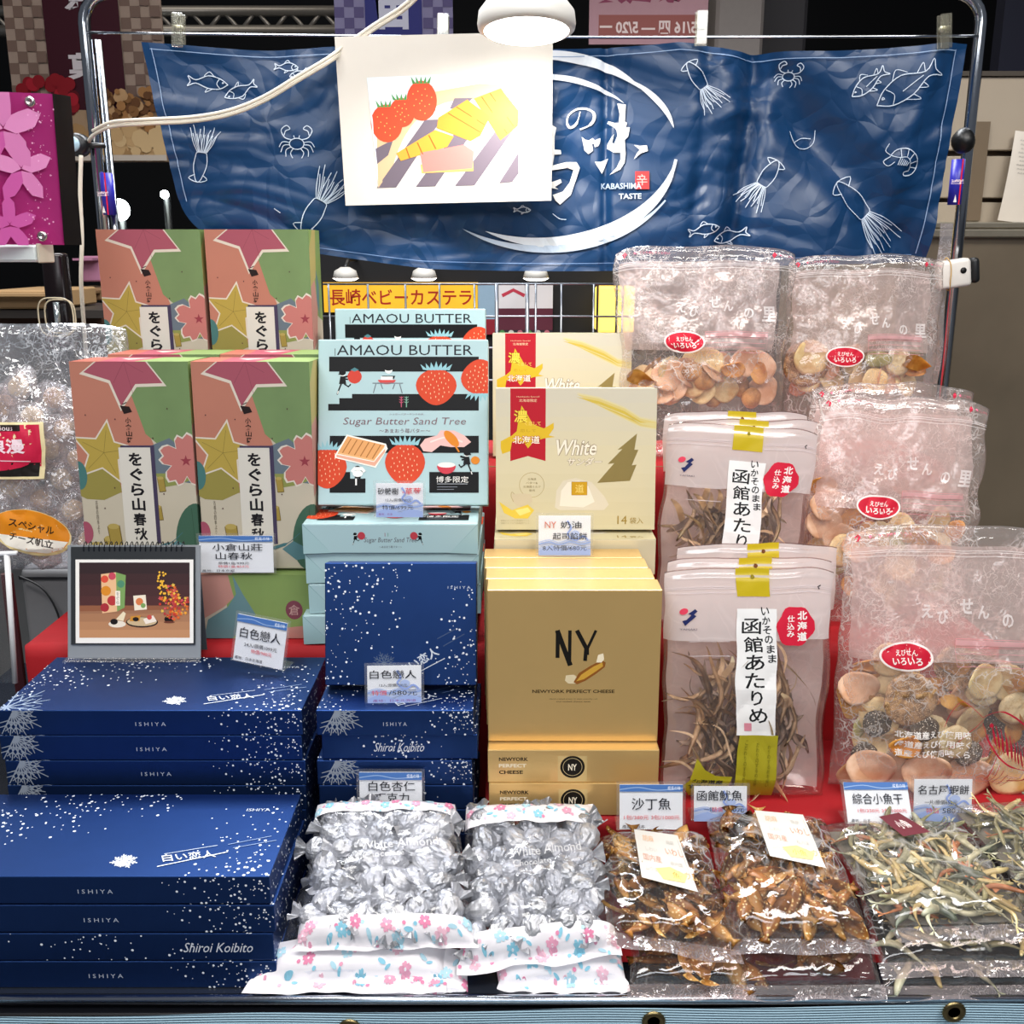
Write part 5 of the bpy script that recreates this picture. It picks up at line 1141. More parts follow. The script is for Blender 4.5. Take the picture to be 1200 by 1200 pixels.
def cracker_bag(W, H, T, seed, px, Y, z0, ln_, label, brand=1, sticker=(.28, .46), yaw=0, fill=.45, flop=0., pinch=0., front_art=False, haze=True, roll=0):
    x = PZ(px, 600, z0).x if False else (px-600)/1200*(Y*cp+(CAMZ-z0)*sp)
    t = thing('cracker_bag', (x, Y, z0), label, 'bag', 'clear bags of assorted shrimp crackers', (R(-ln_), R(roll), R(yaw)))
    f = pouch_fn(W, H, T, seed, fill, 1., flop=flop, pinch=pinch); make_pouch(t, f, cfilm, 60, 72)
    if haze: patch(t, 'milky_print', haze_m, f, .03, .52, .90, .93, .0008, 40)
    A = Art(W, H); A.step = .00001
    for v in (.085, .092, .105): A.line(white_t, [(k/20, v) for k in range(21)], .0007)
    A.line('#c8304a', [(.04, .03), (.055, .022), (.06, .03), (.05, .045)], .0022); A.text('#d06078', '◀ここからあけてください', .2, .032, .013, w=.2); A.poly('#c8304a', [(.86, .035), (.88, .02), (.89, .03), (.87, .05)]); A.text('#d06078', '◀ここから', .94, .032, .013, w=.08)
    u, v = sticker
    A.ell('#f2e6e2', u, v, .122, .052, 36); A.ell('#cc1f38', u, v, .112, .045, 36); A.text('#f7efe9', 'えびせん', u, v-.014, .022, w=.10, bold=.02); A.text('#f7efe9', 'いろいろ', u, v+.016, .026, w=.135, bold=.03)
    if brand: 
        for i, (ch, du, dv, h) in enumerate((('え', -.2, -.03, .05), ('び', -.12, -.01, .05), ('せ', .0, -.05, .055), ('ん', .08, -.03, .05), ('の', .20, .0, .05), ('里', .32, .0, .07))):
            A.text(white_t, ch, .55+du*.95, v-.13+dv, h, w=h*1.1, bold=.03)
    for k in range(4): A.rect(pink_m, .50, .40+.0+k*.024, .86, .418+k*.024) if not k else A.line('#d8929a', [(.50+.01*j, .402+k*.022) for j in range(36)], .0004)
    A.line('#d8929a', [(.5, .395), (.86, .395), (.86, .49), (.5, .49), (.5, .395)], .0005)
    if front_art:
        c_ = '#b8203a'
        for k in range(9): A.line(c_, [(.70+.022*k, .70+.012*k), (.72+.024*k, .76+.014*k), (.74+.022*k, .80+.012*k)], [.0008, .0022, .0006], sub=3)
        A.line(c_, [(.66, .68), (.76, .66), (.90, .74), (.97, .86), (.90, .93), (.80, .93)], [.0006, .002, .0024, .001], sub=5); A.line(c_, [(.66, .70), (.70, .78), (.80, .86), (.93, .90)], [.0006, .002, .0008], sub=5)
        A.line(c_, [(.66, .68), (.55, .62), (.48, .72)], .0006, sub=6); A.line(c_, [(.66, .69), (.58, .74), (.50, .80)], .0006, sub=6); A.ell(c_, .70, .71, .010); 
        for k in range(5): A.line(c_, [(.74+.02*k, .84+.02*k), (.68+.025*k, .92+.01*k)], .0008)
        rn = random.Random(5)
        for r_ in range(3): A.text('#efe9e4', '北海道産えび使用味くらべ楽しい'[r_:r_+9], .42, .745+.036*r_, .028, w=.36, bold=.02)
    A.step = .00005; A.build('bag_print', t, fr(f, W, H, .0022), fine=.003)
    return t, f
G_ = 'crackers in the clear bags'
W1 = (2, 6, 4, 3, 4, 3, 2, 1, 2)
t, f = cracker_bag(.236, .305, .075, 1, 1090, 1.062, .8805, 4, 'large clear cracker bag in front at right, red shrimp drawing near its bottom', sticker=(.27, .46), front_art=True, fill=.5, roll=1)
crackers(t, f, 'front right cracker bag', .50, 54, 1, W1, [(0, .33, .37, .93, 0, 0, .3), (0, .56, .47, .62, .1, -.2, 1, .85), (1, .66, .44, .88, .2, 0, 0), (2, .84, .34, .86, 0, .1, 0), (2, .54, .22, .92, 0, 0, 0), (3, .30, .20, .92, .1, 0, 0, 1.1), (6, .18, .27, .86, 0, 0, 0), (6, .40, .26, .86, 0, 0, 0), (6, .62, .17, .84, 0, 0, 0), (4, .55, .36, .88, 0, 0, 0, .8), (5, .16, .1, .86, 0, 0, 0, 1.2), (5, .42, .09, .9, 0, 0, 0, 1.2), (1, .8, .43, .75, 0, 0, 1), (5, .10, .40, .8, 0, 0, 0), (3, .13, .48, .7, 0, .3, 0), (5, .64, .07, .86, 0, 0, 0, 1.2), (1, .84, .08, .86, 0, 0, 0, 1.2)], G_, v0=.03)
t, f = cracker_bag(.218, .295, .07, 7, 1030, 1.255, 1.006, 5, 'clear crinkled cracker bag in middle row at right, orange crackers low inside', sticker=(.37, .46), fill=.5, haze=True, roll=3)
crackers(t, f, 'middle right cracker bag', .50, 26, 2, (1, 4, 3, 6, 4, 3, 0, 2, 1), [(3, .08, .60, .7, 0, 0, 0, 1.1), (5, .12, .52, .8, 0, 0, 0), (5, .10, .44, .8, 0, 0, 0), (7, .52, .40, .9, 0, 0, 1.9), (1, .42, .40, .85, 0, 0, 0), (4, .62, .42, .9, 0, 0, .4), (4, .70, .38, .9, 0, 0, .2), (3, .78, .34, .9, 0, 0, .2), (5, .3, .36, .9, 0, 0, .2), (1, .2, .33, .85, 0, 0, .2)], G_, v0=.12)
t, f = cracker_bag(.215, .30, .05, 12, 1025, 1.345, 1.006, 3, 'clear cracker bag behind the middle right one, top edge and side showing', sticker=(.4, .6), brand=0, fill=.45, roll=1)
crackers(t, f, 'bag behind the middle right one', .62, 6, 3, (0, 2, 0, 4, 1, 5, 0, 0, 0), (), G_, v0=.5)
t, f = cracker_bag(.240, .292, .075, 21, 818, 1.437, 1.191, 3, 'clear cracker bag at the back, left of the upper pair, below banner', sticker=(.37, .44), fill=.55, pinch=-.05)
crackers(t, f, 'upper left cracker bag', .46, 26, 4, (0, 4, 1, 4, 4, 6, 0, 0, 5), [(5, .3, .40, .8, 0, 0, 0, 1.1), (8, .42, .42, .9, 0, 0, 0), (3, .66, .43, .85, 0, .4, 0), (1, .52, .46, .8, 0, 0, 0), (8, .50, .38, .9, 0, 0, 0), (4, .14, .38, .85, 0, 0, 0)], G_, v0=.28)
t, f = cracker_bag(.220, .280, .065, 33, 1000, 1.480, 1.191, 2, 'clear cracker bag at the back, right of the upper pair, beside chrome post', sticker=(.36, .50), fill=.5)
crackers(t, f, 'upper right cracker bag', .50, 18, 5, (1, 6, 1, 3, 2, 3, 1, 4, 3), [(1, .16, .49, .85, 0, 0, 0, 1.2), (2, .72, .47, .85, 0, 0, 0), (7, .58, .48, .85, 0, 0, 0, 1.1), (4, .84, .46, .9, 0, 0, 0)], G_, v0=.34)
# ---- squid pouches
sfilm = film('squid_pouch_film', milk=.05, crease=.10, scale=14, gloss=.2, tint='#fbf1ee', body='#efe4e2', bump=.25, rough=.08)
head_m = film('frosted_white_header', milk=.74, crease=.12, scale=12, gloss=.25, tint='#ffffff', body='#f0e9e8', bump=.3)
def strip_mesh(seed):
    rn = random.Random(seed); L_ = rn.uniform(.05, .085); c = rn.uniform(-14, 14); w0 = rn.uniform(.0018, .0048); tw = rn.uniform(-2.5, 2.5); ph = rn.uniform(0, 6)
    def fn(u, v):
        s_ = (u-.5)*L_; x = s_; y = c*s_*s_+.003*math.sin(u*7+ph); z = .004*math.sin(u*5+ph*2); a = tw*u+ph
        w_ = w0*(1-(2*u-1)**4*.7)*(v-.5)*2
        return Vector((x, y+w_*math.cos(a), z+w_*math.sin(a)+.0006*math.sin(u*30)))
    bm = sheet(fn, 14, 2); bmesh.ops.solidify(bm, geom=bm.faces[:], thickness=.0012); return bm
sqm = [spotted('squid_tan', '#f0dcb6', '#c8ae8c', 60, .5, .5), spotted('squid_grey', '#d6c6b4', '#a08e80', 50, .5, .5), spotted('squid_cream', '#f8e8c6', '#dcc29a', 50, .5, .45)]
SQ = [mesh_of(strip_mesh(i), sqm[i % 3]) for i in range(9)]
def squid_fill(t, f, where, n, seed, v0, v1, group):
    M = root_world(t); rn = random.Random(seed)
    for i in range(n):
        u = .19+.62*rn.random(); v = v0+(v1-v0)*rn.random(); s_ = rn.uniform(.35, .80)
        if .38 < u < .55 and rn.random() < .5: s_ = .35
        p = f(u, v, 1).lerp(f(u, v, -1), s_); k = rn.randrange(9)
        W_ = M @ Matrix.Translation(p) @ Matrix.Rotation(R(90)+rn.uniform(-.3, .3), 4, 'X') @ Matrix.Rotation(rn.gauss(1.57, .6), 4, 'Z') @ Matrix.Rotation(rn.uniform(-.25, .25), 4, 'Y')
        o = bpy.data.objects.new('dried_squid_strip', SQ[k]); C.objects.link(o); o.location = W_.to_translation(); o.rotation_euler = W_.to_euler(); o.scale = (rn.uniform(.8, 1.1),)*3
        tag(o, ('tan', 'greyish', 'cream')[k % 3]+' dried squid strip, '+part_of(u, (v-v0)/(v1-v0))+' of the '+where, 'squid', group)
olive = mat('#a39a1e', .4, nz=.05, key='olive')
def squid_pouch(px, Y, z0, ln_, label, seed, full=True, yaw=0, roll=0):
    W, H, T = .184, .262, .040 if full else .030; x = (px-600)/1200*(Y*cp+(CAMZ-z0)*sp)
    t = thing('squid_pouch', (x, Y, z0), label, 'pouch', 'zip pouches of dried squid', (R(-ln_), R(roll), R(yaw)))
    f = pouch_fn(W, H, T, seed, .5, .45, top=.006); make_pouch(t, f, sfilm, 40, 56)
    patch(t, 'frosted_header', head_m, f, .0, .70, 1, .995, .0007, 30)
    obj('back_sheet', sheet(lambda a, b: f(.03+.94*a, .03+.66*b, 1)+Vector((0, -.0012, 0)), 24, 24), head_m, t, True)
    patch(t, 'hang_tab', mat('#c6ae12', .35, nz=.06), f, .43, .885, .63, 1.0, .0016, 8, 'yellow hang tab')
    A = Art(W, H); A.step = .00001
    A.ell('#8a7a10' if full else '#6b3a10', .53, .035, .012)
    for v in (.075, .082, .10):
        for a0 in (0, .64): A.line('#d8cfd2', [(a0+.42*k/10*(1 if a0 == 0 else .857), v) for k in range(11)], .0006)
    A.line('#26262c', [(.93, .07), (.915, .078), (.925, .088)], .0014)
    if full:
        A.ell('#d8405a', .105, .175, .026, .013, 14, -20); A.poly('#20285c', [(.10, .215), (.125, .21), (.15, .19), (.13, .185), (.17, .165), (.185, .175), (.165, .188), (.18, .195), (.12, .235)]); A.text('#55566a', 'YAMAKI', .14, .25, .008, w=.10)
        A.rect('#ecebea', .42, .165, .66, .70); A.rect(olive, .44, .70, .68, .985)
        A.vtext('#1c1c1e', '函館あたりめ', .505, .20, .65, .115, bold=.012, du=.009); A.vtext('#1c1c1e', 'いかそのまま', .585, .155, .39, .05, bold=.015, du=.008)
        A.rect('#d88a9a', .465, .645, .51, .68); 
        A.radial('#d0203c', .775, .24, .082, [(a, 1+.05*math.sin(a*.11)+.04*math.cos(a*.05)) for a in range(0, 360, 12)])
        A.vtext('#f4eeea', '北海道', .815, .175, .305, .062, bold=.03); A.vtext('#f4eeea', '仕込み', .745, .19, .285, .045, bold=.02)
        for k in range(3): A.vtext('#6e6a1c', 'こだわりのするめを使い'[k:k+9], .49+.07*k, .72+.01*k, .93, .018)
        A.poly(olive, [(.17, .98), (.13, .93), (.17, .90), (.20, .80), (.25, .85), (.32, .875), (.42, .88), (.40, .92), (.34, .94), (.33, .99)])
        for k, s_ in enumerate(('北海道産', 'するめいか', '使用')): A.text('#1c1c1e', s_, .275, .905+.028*k, .022, w=.045*len(s_)*(1 if k < 2 else .8), bold=.03)
        A.line('#c8bcbc', [(.14, .30), (.38, .30)], .0008); A.line('#c8bcbc', [(.14, .36), (.38, .36)], .0008)
    A.step = .00003; A.build('pouch_print', t, fr(f, W, H, .0016), fine=.005); return t, f
g = 'dried squid strips in the zip pouches'
t, f = squid_pouch(868, 1.040, .8815, 5, 'zip pouch of dried squid standing in front with full white label', 3)
squid_fill(t, f, 'front squid pouch', 165, 5, .06, .56, g)
for i, (px, Y, ln_) in enumerate(((868, 1.083, 4), (876, 1.122, 3.2))):
    squid_pouch(px, Y, .8815+.006*i, ln_, ('zip pouch right behind the front squid pouch, only its white header showing', 'rearmost zip pouch of the lower row, only its yellow tab and header showing')[i], 11+i, full=False)
t, f = squid_pouch(846, 1.225, 1.0075, 5, 'zip pouch of dried squid in middle row with red round seal', 23, roll=4)
squid_fill(t, f, 'middle squid pouch', 105, 15, .30, .62, g)
for i, (px, Y, ln_) in enumerate(((868, 1.268, 4), (853, 1.308, 3.5))):
    t2, f2 = squid_pouch(px, Y, 1.0075+.005*i, ln_, ('zip pouch behind the middle squid pouch, header and small dark mark showing', 'rearmost zip pouch of the middle row, touching the upper cracker bag')[i], 31+i, full=False)
    if i == 0: squid_fill(t2, f2, 'pouch behind the middle squid pouch', 18, 16, .35, .6, g)
# ---- bag of wrapped cheese scallops at far left
tx = thing('scallop_bag', P(8, 668, 1.345), 'big clear bag of wrapped cheese scallops at left edge with orange oval sticker', 'bag', rot=(R(-9), 0, R(3)))
SW, SH = .35, .335; f = pouch_fn(SW, SH, .08, 44, .6, .8)
make_pouch(tx, f, film('scallop_bag_film', milk=.12, crease=.6, scale=40, gloss=.2, tint='#fbfcff', body='#f2f5fb', rough=.08), 60, 60)
M = root_world(tx); rn = random.Random(9)
sc_m = [spotted('scallop_tan', '#d9bc8c', '#a67c54', 60, .5, .35), spotted('scallop_pale', '#efe2bc', '#cdb07c', 60, .5, .35)]
SC = [mesh_of(disc(.015, .014, .002, 20+i, .001), sc_m[i]) for i in (0, 1)]
wrapf = film('sweet_wrap', milk=.22, crease=.5, scale=60, gloss=.5, body='#f2f0f4', bump=.8)
def wrap_mesh():
    bm = bmesh.new(); bmesh.ops.create_icosphere(bm, subdivisions=2, radius=.022)
    for v in bm.verts: v.co = Vector((v.co.x*1.5, v.co.y, v.co.z*.6))*(1+.25*nz3(v.co.x*90, v.co.y*90, v.co.z*90))
    return bm
WR = mesh_of(wrap_mesh(), wrapf)
for i in range(44):
    u = .12+.83*((i*.618) % 1); v = .06+.70*(i+.5)/44; p = f(u, v, 1).lerp(f(u, v, -1), rn.choice((.5, .68)))
    W_ = M @ Matrix.Translation(p) @ Matrix.Rotation(R(90), 4, 'X') @ Matrix.Rotation(rn.uniform(0, 6.3), 4, 'Z') @ Matrix.Rotation(rn.uniform(-.5, .5), 4, 'X')
    o = thing('wrapped_scallop', W_.to_translation(), 'wrapped scallop sweet, '+part_of(u, v/.76)+' of the bag at left edge', 'sweet', 'wrapped scallops in the far left bag', W_.to_euler())
    link('scallop', SC[i % 2], o); link('clear_wrapper', WR, o)
A = Art(SW, SH)
A.ell('#e8d49a', .655, .835, .150, .092, 36, 12); A.ell('#e08a1c', .655, .83, .145, .085, 36, 12); A.poly('#f5f0e4', [(.52, .835), (.79, .875), (.76, .905), (.70, .92), (.62, .91), (.55, .88)])
A.text('#2a1c10', 'スペシャル', .66, .81, .034, w=.17, rot=14, bold=.02); A.text('#2a1c10', 'チーズ帆立', .65, .865, .034, w=.165, rot=14, bold=.02)
A.rect('#e8d8a8', .25, .395, .715, .62); A.rect('#c81f44', .26, .405, .70, .57); A.rect('#17120f', .26, .555, .695, .61); A.ell('#c81f44', .48, .55, .18, .04); A.rect('#241818', .36, .405, .63, .43)
A.text('#f0e0e4', 'delicious', .55, .418, .02, w=.10); A.text('#f0d8e0', '帆立浪漫', .50, .49, .06, w=.28, bold=.03); A.line('#f0d8e0', [(.30, .54), (.66, .55)], .001)
A.step = .00012; A.build('bag_print', tx, fr(f, SW, SH, .0032), fine=.004)
# ================================================================== flat bags in the front row
class Quad:
    """a flat bag lying between four corners: front left, front right, back right, back left"""
    def __init__(s, FL, FR, BR, BL, T, seed):
        s.c = [Vector(p) for p in (FL, FR, BR, BL)]; s.T, s.seed = T, seed; s.o = (s.c[0]+s.c[1])/2
        s.n = (s.c[1]-s.c[0]).cross(s.c[3]-s.c[0]).normalized(); s.U = (s.c[1]-s.c[0]).normalized(); s.V = s.n.cross(s.U)
        s.W = (s.c[1]-s.c[0]).length; s.L = (s.c[3]-s.c[0]).length
    def b(s, u, v): return s.c[0].lerp(s.c[1], u).lerp(s.c[3].lerp(s.c[2], u), v)-s.o
    def h(s, u, v): return s.T*max(0, 1-abs(2*u-1)**5)**.5*max(0, 1-abs(2*v-1)**6)**.5
    def top(s, u, v, off=0., cr=1.):
        w_ = sum(a*(1-2*abs(nz3(u*s.W*k+s.seed, v*s.L*k, s.seed))) for k, a in ((30, .0022), (70, .001)))*cr
        return s.b(u, v)+s.n*(s.h(u, v)+max(w_, -.0015)+.0015+off)
    def at(s, u, v, t): return s.b(u, v)+s.n*(s.h(u, v)*t)
    def mesh(s, t, m, name='film', nu=44, nv=44):
        bm = sheet(lambda u, v: s.top(u, v), nu, nv); sheet(lambda u, v: s.b(u, v)+s.n*.0006, 10, 10, bm); return obj(name, bm, m, t, True)
    def pose(s, u, v, t, spin, tilt=0., tilt2=0.):
        B = Matrix((s.U, s.V, s.n)).transposed().to_4x4(); return Matrix.Translation(s.o+s.at(u, v, t)) @ B @ Matrix.Rotation(spin, 4, 'Z') @ Matrix.Rotation(tilt, 4, 'X') @ Matrix.Rotation(tilt2, 4, 'Y')
def piece(name, me, W_, label, cat, group, sc_=1.):
    o = bpy.data.objects.new(name, me); C.objects.link(o); o.location = W_.to_translation(); o.rotation_euler = W_.to_euler(); o.scale = (sc_,)*3; return tag(o, label, cat, group)
# ---- silver wrapped almond candies
foil = mat('#a2a3a7', .36, .6, .10, 160, bump=.9, key='foil'); foil2 = mat('#b2b2b6', .42, .4, .12, 120, bump=.8, key='foil')
def candy(seed):
    bm = bmesh.new(); bmesh.ops.create_uvsphere(bm, u_segments=26, v_segments=18, radius=1)
    for v in bm.verts:
        x, y, z = v.co.z, v.co.x, v.co.y        # long axis x
        an = math.atan2(z, y); k = 1+.12*nz3(x*3, y*4+seed, z*4)+.10*(1-2.2*abs(nz3(x*2.2+seed, math.cos(an)*3.5, math.sin(an)*3.5)))+.06*(1-2*abs(nz3(x*7, y*8+seed, z*8))); s_ = 1-.25*x
        v.co = Vector((x*.0165*(1+.04*nz3(y*3, z*3, seed)), y*.0112*k*s_, z*.0098*k*s_))
    for sd in (1, -1):
        def fn(u, v, sd=sd):
            a = (v-.5)*2.4; L_ = .012*u; w_ = .004+.011*u
            return Vector((sd*(.0145+L_*math.cos(a*.4)), w_*math.sin(a)*.9, .003*math.sin(v*14+seed)*(.3+u)+.002*math.cos(a*3+seed)+(.003*u if seed % 2 else -.002*u)))
        sheet(fn, 3, 12, bm)
    return bm
CA = [mesh_of(candy(i), (foil, foil2)[i % 2], False) for i in range(6)]
almond_film = film('candy_bag_film', milk=.02, crease=.25, scale=30, gloss=.12, tint='#fbfcff', body='#ffffff', bump=.5)
band_m = mat('#f3eef2', .38, nz=.03, scale=30, bump=.15)
def band(t, q, v0, v1, name, seed, wav=.03, off=.0012, flowers=16, drop=0., uo=0.):
    def fn(a, b, o=0.):
        edge = wav*nz3(a*4, seed, 1)+wav*.5*nz3(a*9, seed, 2)
        v = v0+(v1-v0)*b
        if drop: v = v0+(v1-v0)*b + (edge*(1-b))
        else: v = v0+edge*(1-b)*1.0+(v1-v0)*b
        a2 = a*(1+uo)-uo/2; p = q.top(min(.999, max(.001, a2)), min(.999, max(0, v)), off, .8)
        if v < 0: p = q.b(a2, 0)+(q.b(a2, 0)-q.b(a2, .1))*(-v*10) + q.n*(off+.003+.004*nz3(a*6, seed, v*5)) 
        if v > 1: p = q.b(a2, 1)+(q.b(a2, 1)-q.b(a2, .9))*((v-1)*10) + q.n*(off+.003+.004*nz3(a*6, seed, v*5)) + Vector((0, 0, (v-1)*.02))
        return p+q.n*o
    obj(name, sheet(fn, 44, 10), band_m, t, True)
    A = Art(q.W, q.L*abs(v1-v0)); A.step = .00001; rn = random.Random(seed)
    cols = ('#eaa4bd', '#8fcbe0', '#f2c2d2', '#b4dae8', '#e58aac')
    for k in range(flowers):
        u = (k+.5)/flowers+rn.uniform(-.02, .02); v = .2+.62*((k*.618+seed*.3) % 1); c = cols[(k*3+seed) % 5]
        if k % 3 != 2:
            for j in range(5): A.ell(c, u+.012*math.cos(R(72*j+k*20))*.095/A.W*1.0, v+.012*math.sin(R(72*j+k*20))*.095/A.H, .0008/A.W*1.0+.0, .00078/A.H, 8) if 0 else A.radial(c, u, v, .0062/A.H, flower(.8, 5, 5), rot=k*20)
            A.ell('#f6f0f4', u, v, .0011/A.W, .0011/A.H, 8)
        else:
            A.ell(cols[(k+1) % 2 and 1 or 3], u, v, .0042/A.W, .0019/A.H, 12, rn.uniform(0, 180)); A.ell(cols[1], u+.006/A.W, v+.004/A.H, .003/A.W, .0014/A.H, 12, rn.uniform(0, 180))
        A.ell(cols[(k*2) % 5], (u+.5/flowers) % 1, rn.uniform(.15, .85), .0018/A.W, .0018/A.H, 8)
    A.build('blossom_print', t, lambda a, b, o: fn(a/A.W, b/A.H, .0006+o), fine=.005)
    return fn
def candy_bag(FL, FR, BR, BL, T, label, seed, candies=True, where='', bands=((-.06, .11), (.84, 1.06)), word=False, v0=.12, v1=.86, n=(6, 7)):
    q = Quad(FL, FR, BR, BL, T, seed); t = thing('candy_bag', q.o, label, 'bag', 'flat bags of silver wrapped candies with blossom print'); q.mesh(t, almond_film)
    band(t, q, bands[0][0], bands[0][1], 'front_band', seed, flowers=13, uo=.04); 
    if len(bands) > 1: band(t, q, bands[1][0], bands[1][1], 'back_band', seed+1, wav=.03, flowers=13, uo=-.02)
    if word:
        A = Art(q.W, q.L); A.text(white_t, 'White Almond', .60, .40, .06, w=.50, rot=-4); A.text(white_t, 'Chocolate', .5, .48, .04, w=.26, rot=-4); A.step = .00001
        A.build('clear_lettering', t, lambda a, b, o: q.top(a/q.W, b/q.L, .0012+o), fine=.006)
    if candies:
        rn = random.Random(seed*7)
        nu, nv = n
        for lay in (0, 1):
            for j in range(nv-lay):
                for i in range(nu-lay):
                    u = .09+.82*(i+.5*lay+.5*(j % 2)*.6+.2)/(nu-.3); v = v0+(v1-v0)*(j+.5*lay+.3)/(nv-.4)
                    u = min(.93, max(.07, u+rn.uniform(-.035, .035))); v += rn.uniform(-.02, .02)
                    W_ = q.pose(u, v, (.66 if lay == 0 else .30)+rn.uniform(-.06, .08), rn.uniform(0, 6.28), rn.uniform(-.5, .5), rn.uniform(-.35, .35))
                    if lay == 1 and rn.random() < .35: continue
                    piece('wrapped_candy', CA[rn.randrange(6)], W_, 'silver foil wrapped almond candy, '+part_of(u, v)+' of the '+where, 'candy', 'silver candies in the '+where, rn.uniform(.92, 1.12))
    return t, q
candy_bag(P(297, 1152, .830), P(520, 1150, .832), P(537, 1010, .955), P(372, 1010, .955), .022, 'lowest blossom-print candy bag poking out bottom left over the navy boxes', 5, False, bands=((-.10, .22),))
candy_bag(P(408, 1158, .826), P(548, 1170, .824), P(545, 1040, .93), P(440, 1040, .93), .010, 'blossom-print candy bag corner hanging over table rim between the two piles', 8, False, bands=((-.05, .35),))
candy_bag(P(585, 1158, .832), P(733, 1152, .834), P(705, 1010, .955), P(560, 1010, .955), .020, 'blossom-print candy bag under the right silver candy bag', 12, False, bands=((-.08, .25),))
candy_bag(P(348, 1112, .838), P(556, 1108, .838), P(535, 946, .978), P(372, 946, .978), .026, 'left blossom-print bag of silver candies with rounded top, beside navy boxes', 2, where='left candy bag', bands=((-.03, .12), (.85, 1.0)), word=True)
candy_bag(P(540, 1132, .838), P(724, 1112, .840), P(697, 948, .985), P(546, 950, .985), .026, 'right blossom-print bag of silver candies, beside the sesame fish bag', 4, where='right candy bag', bands=((-.06, .12), (.80, 1.02)), word=True, n=(5, 7))
# ---- fish shapes
def chip_fish(seed):
    rn = random.Random(seed); c = rn.uniform(-10, 10); L_ = rn.uniform(.034, .046)
    def fn(u, v):
        x = (u-.5)*L_; w_ = .0075*math.sin(math.pi*min(1, u*1.12))**.7+.001 if u < .85 else .0018+(u-.85)*.05
        y = (v-.5)*2*w_; return Vector((x, y+c*x*x*.6, 7*x*x*(1 if c > 0 else -.6)+.0035*math.cos((v-.5)*3)*(1 if seed % 2 else -1)+.0007*nz3(x*300, y*300, seed)))
    bm = sheet(fn, 14, 6); bmesh.ops.solidify(bm, geom=bm.faces[:], thickness=.0018); return bm
def slim_fish(seed):
    rn = random.Random(seed+50); L_ = rn.uniform(.034, .052); c = rn.uniform(6, 16)*rn.choice((1, -1)); r0 = rn.uniform(.003, .0052)
    pts = []; rad = []
    for k in range(13):
        u = k/12; x = (u-.5)*L_; pts.append((x, c*x*x+.0025*math.sin(u*6+seed), .002*math.sin(u*4+seed))); rad.append(max(.0006, r0*(math.sin(math.pi*min(1, u*.96+.06))**.75)*(1-.55*u)))
    bm = tube(bmesh.new(), pts, rad, 8)
    for v in bm.verts: v.co.z *= .75
    x, y, z = pts[-1]
    for s_ in (1, -1): bm.faces.new([bm.verts.new((x-.001, y, z)), bm.verts.new((x+.006, y+s_*.0045, z+.001)), bm.verts.new((x+.004, y+s_*.001, z))])
    x, y, z = pts[5]; bm.faces.new([bm.verts.new((x-.003, y+r0*.6, z)), bm.verts.new((x+.004, y+r0*.6, z)), bm.verts.new((x+.003, y+r0*2.0, z+.0005))])
    bmesh.ops.create_icosphere(bm, subdivisions=1, radius=.0009, matrix=Matrix.Translation((pts[1][0], pts[1][1]-rad[1]*.5, rad[1]*.75)))
    return bm
ses = [spotted('sesame_glaze', '#d09a50', '#985e28', 60, .5, .25, '#ecd9a0', bump=.4), spotted('sesame_dark', '#b87c3c', '#7a4a1c', 60, .5, .25, '#e4cc90', bump=.4), spotted('sesame_pale', '#e0b46c', '#b47e3c', 60, .5, .25, '#f2e2b4', bump=.4)]
CF = [mesh_of(chip_fish(i), ses[i % 3]) for i in range(8)]
fm = [spotted('fish_silver', '#c9c6a8', '#7c7c68', 80, .5, .25), spotted('fish_olive', '#a09c74', '#5f5c40', 70, .5, .3), spotted('fish_cream', '#d8c690', '#a08a5c', 70, .5, .3), spotted('fish_rust', '#c07c50', '#8c5634', 70, .5, .4), spotted('fish_dark', '#6e7464', '#3a3e34', 70, .5, .25)]
SF = [mesh_of(slim_fish(i), fm[(0, 1, 0, 2, 1, 4, 0, 2, 3, 1)[i]]) for i in range(10)]
ff = film('fish_bag_film', milk=.035, crease=.42, scale=22, gloss=.22, tint='#fffaf6', body='#ffffff', bump=.6, rough=.08)
tray_m = mat('#191413', .25, nz=.1)
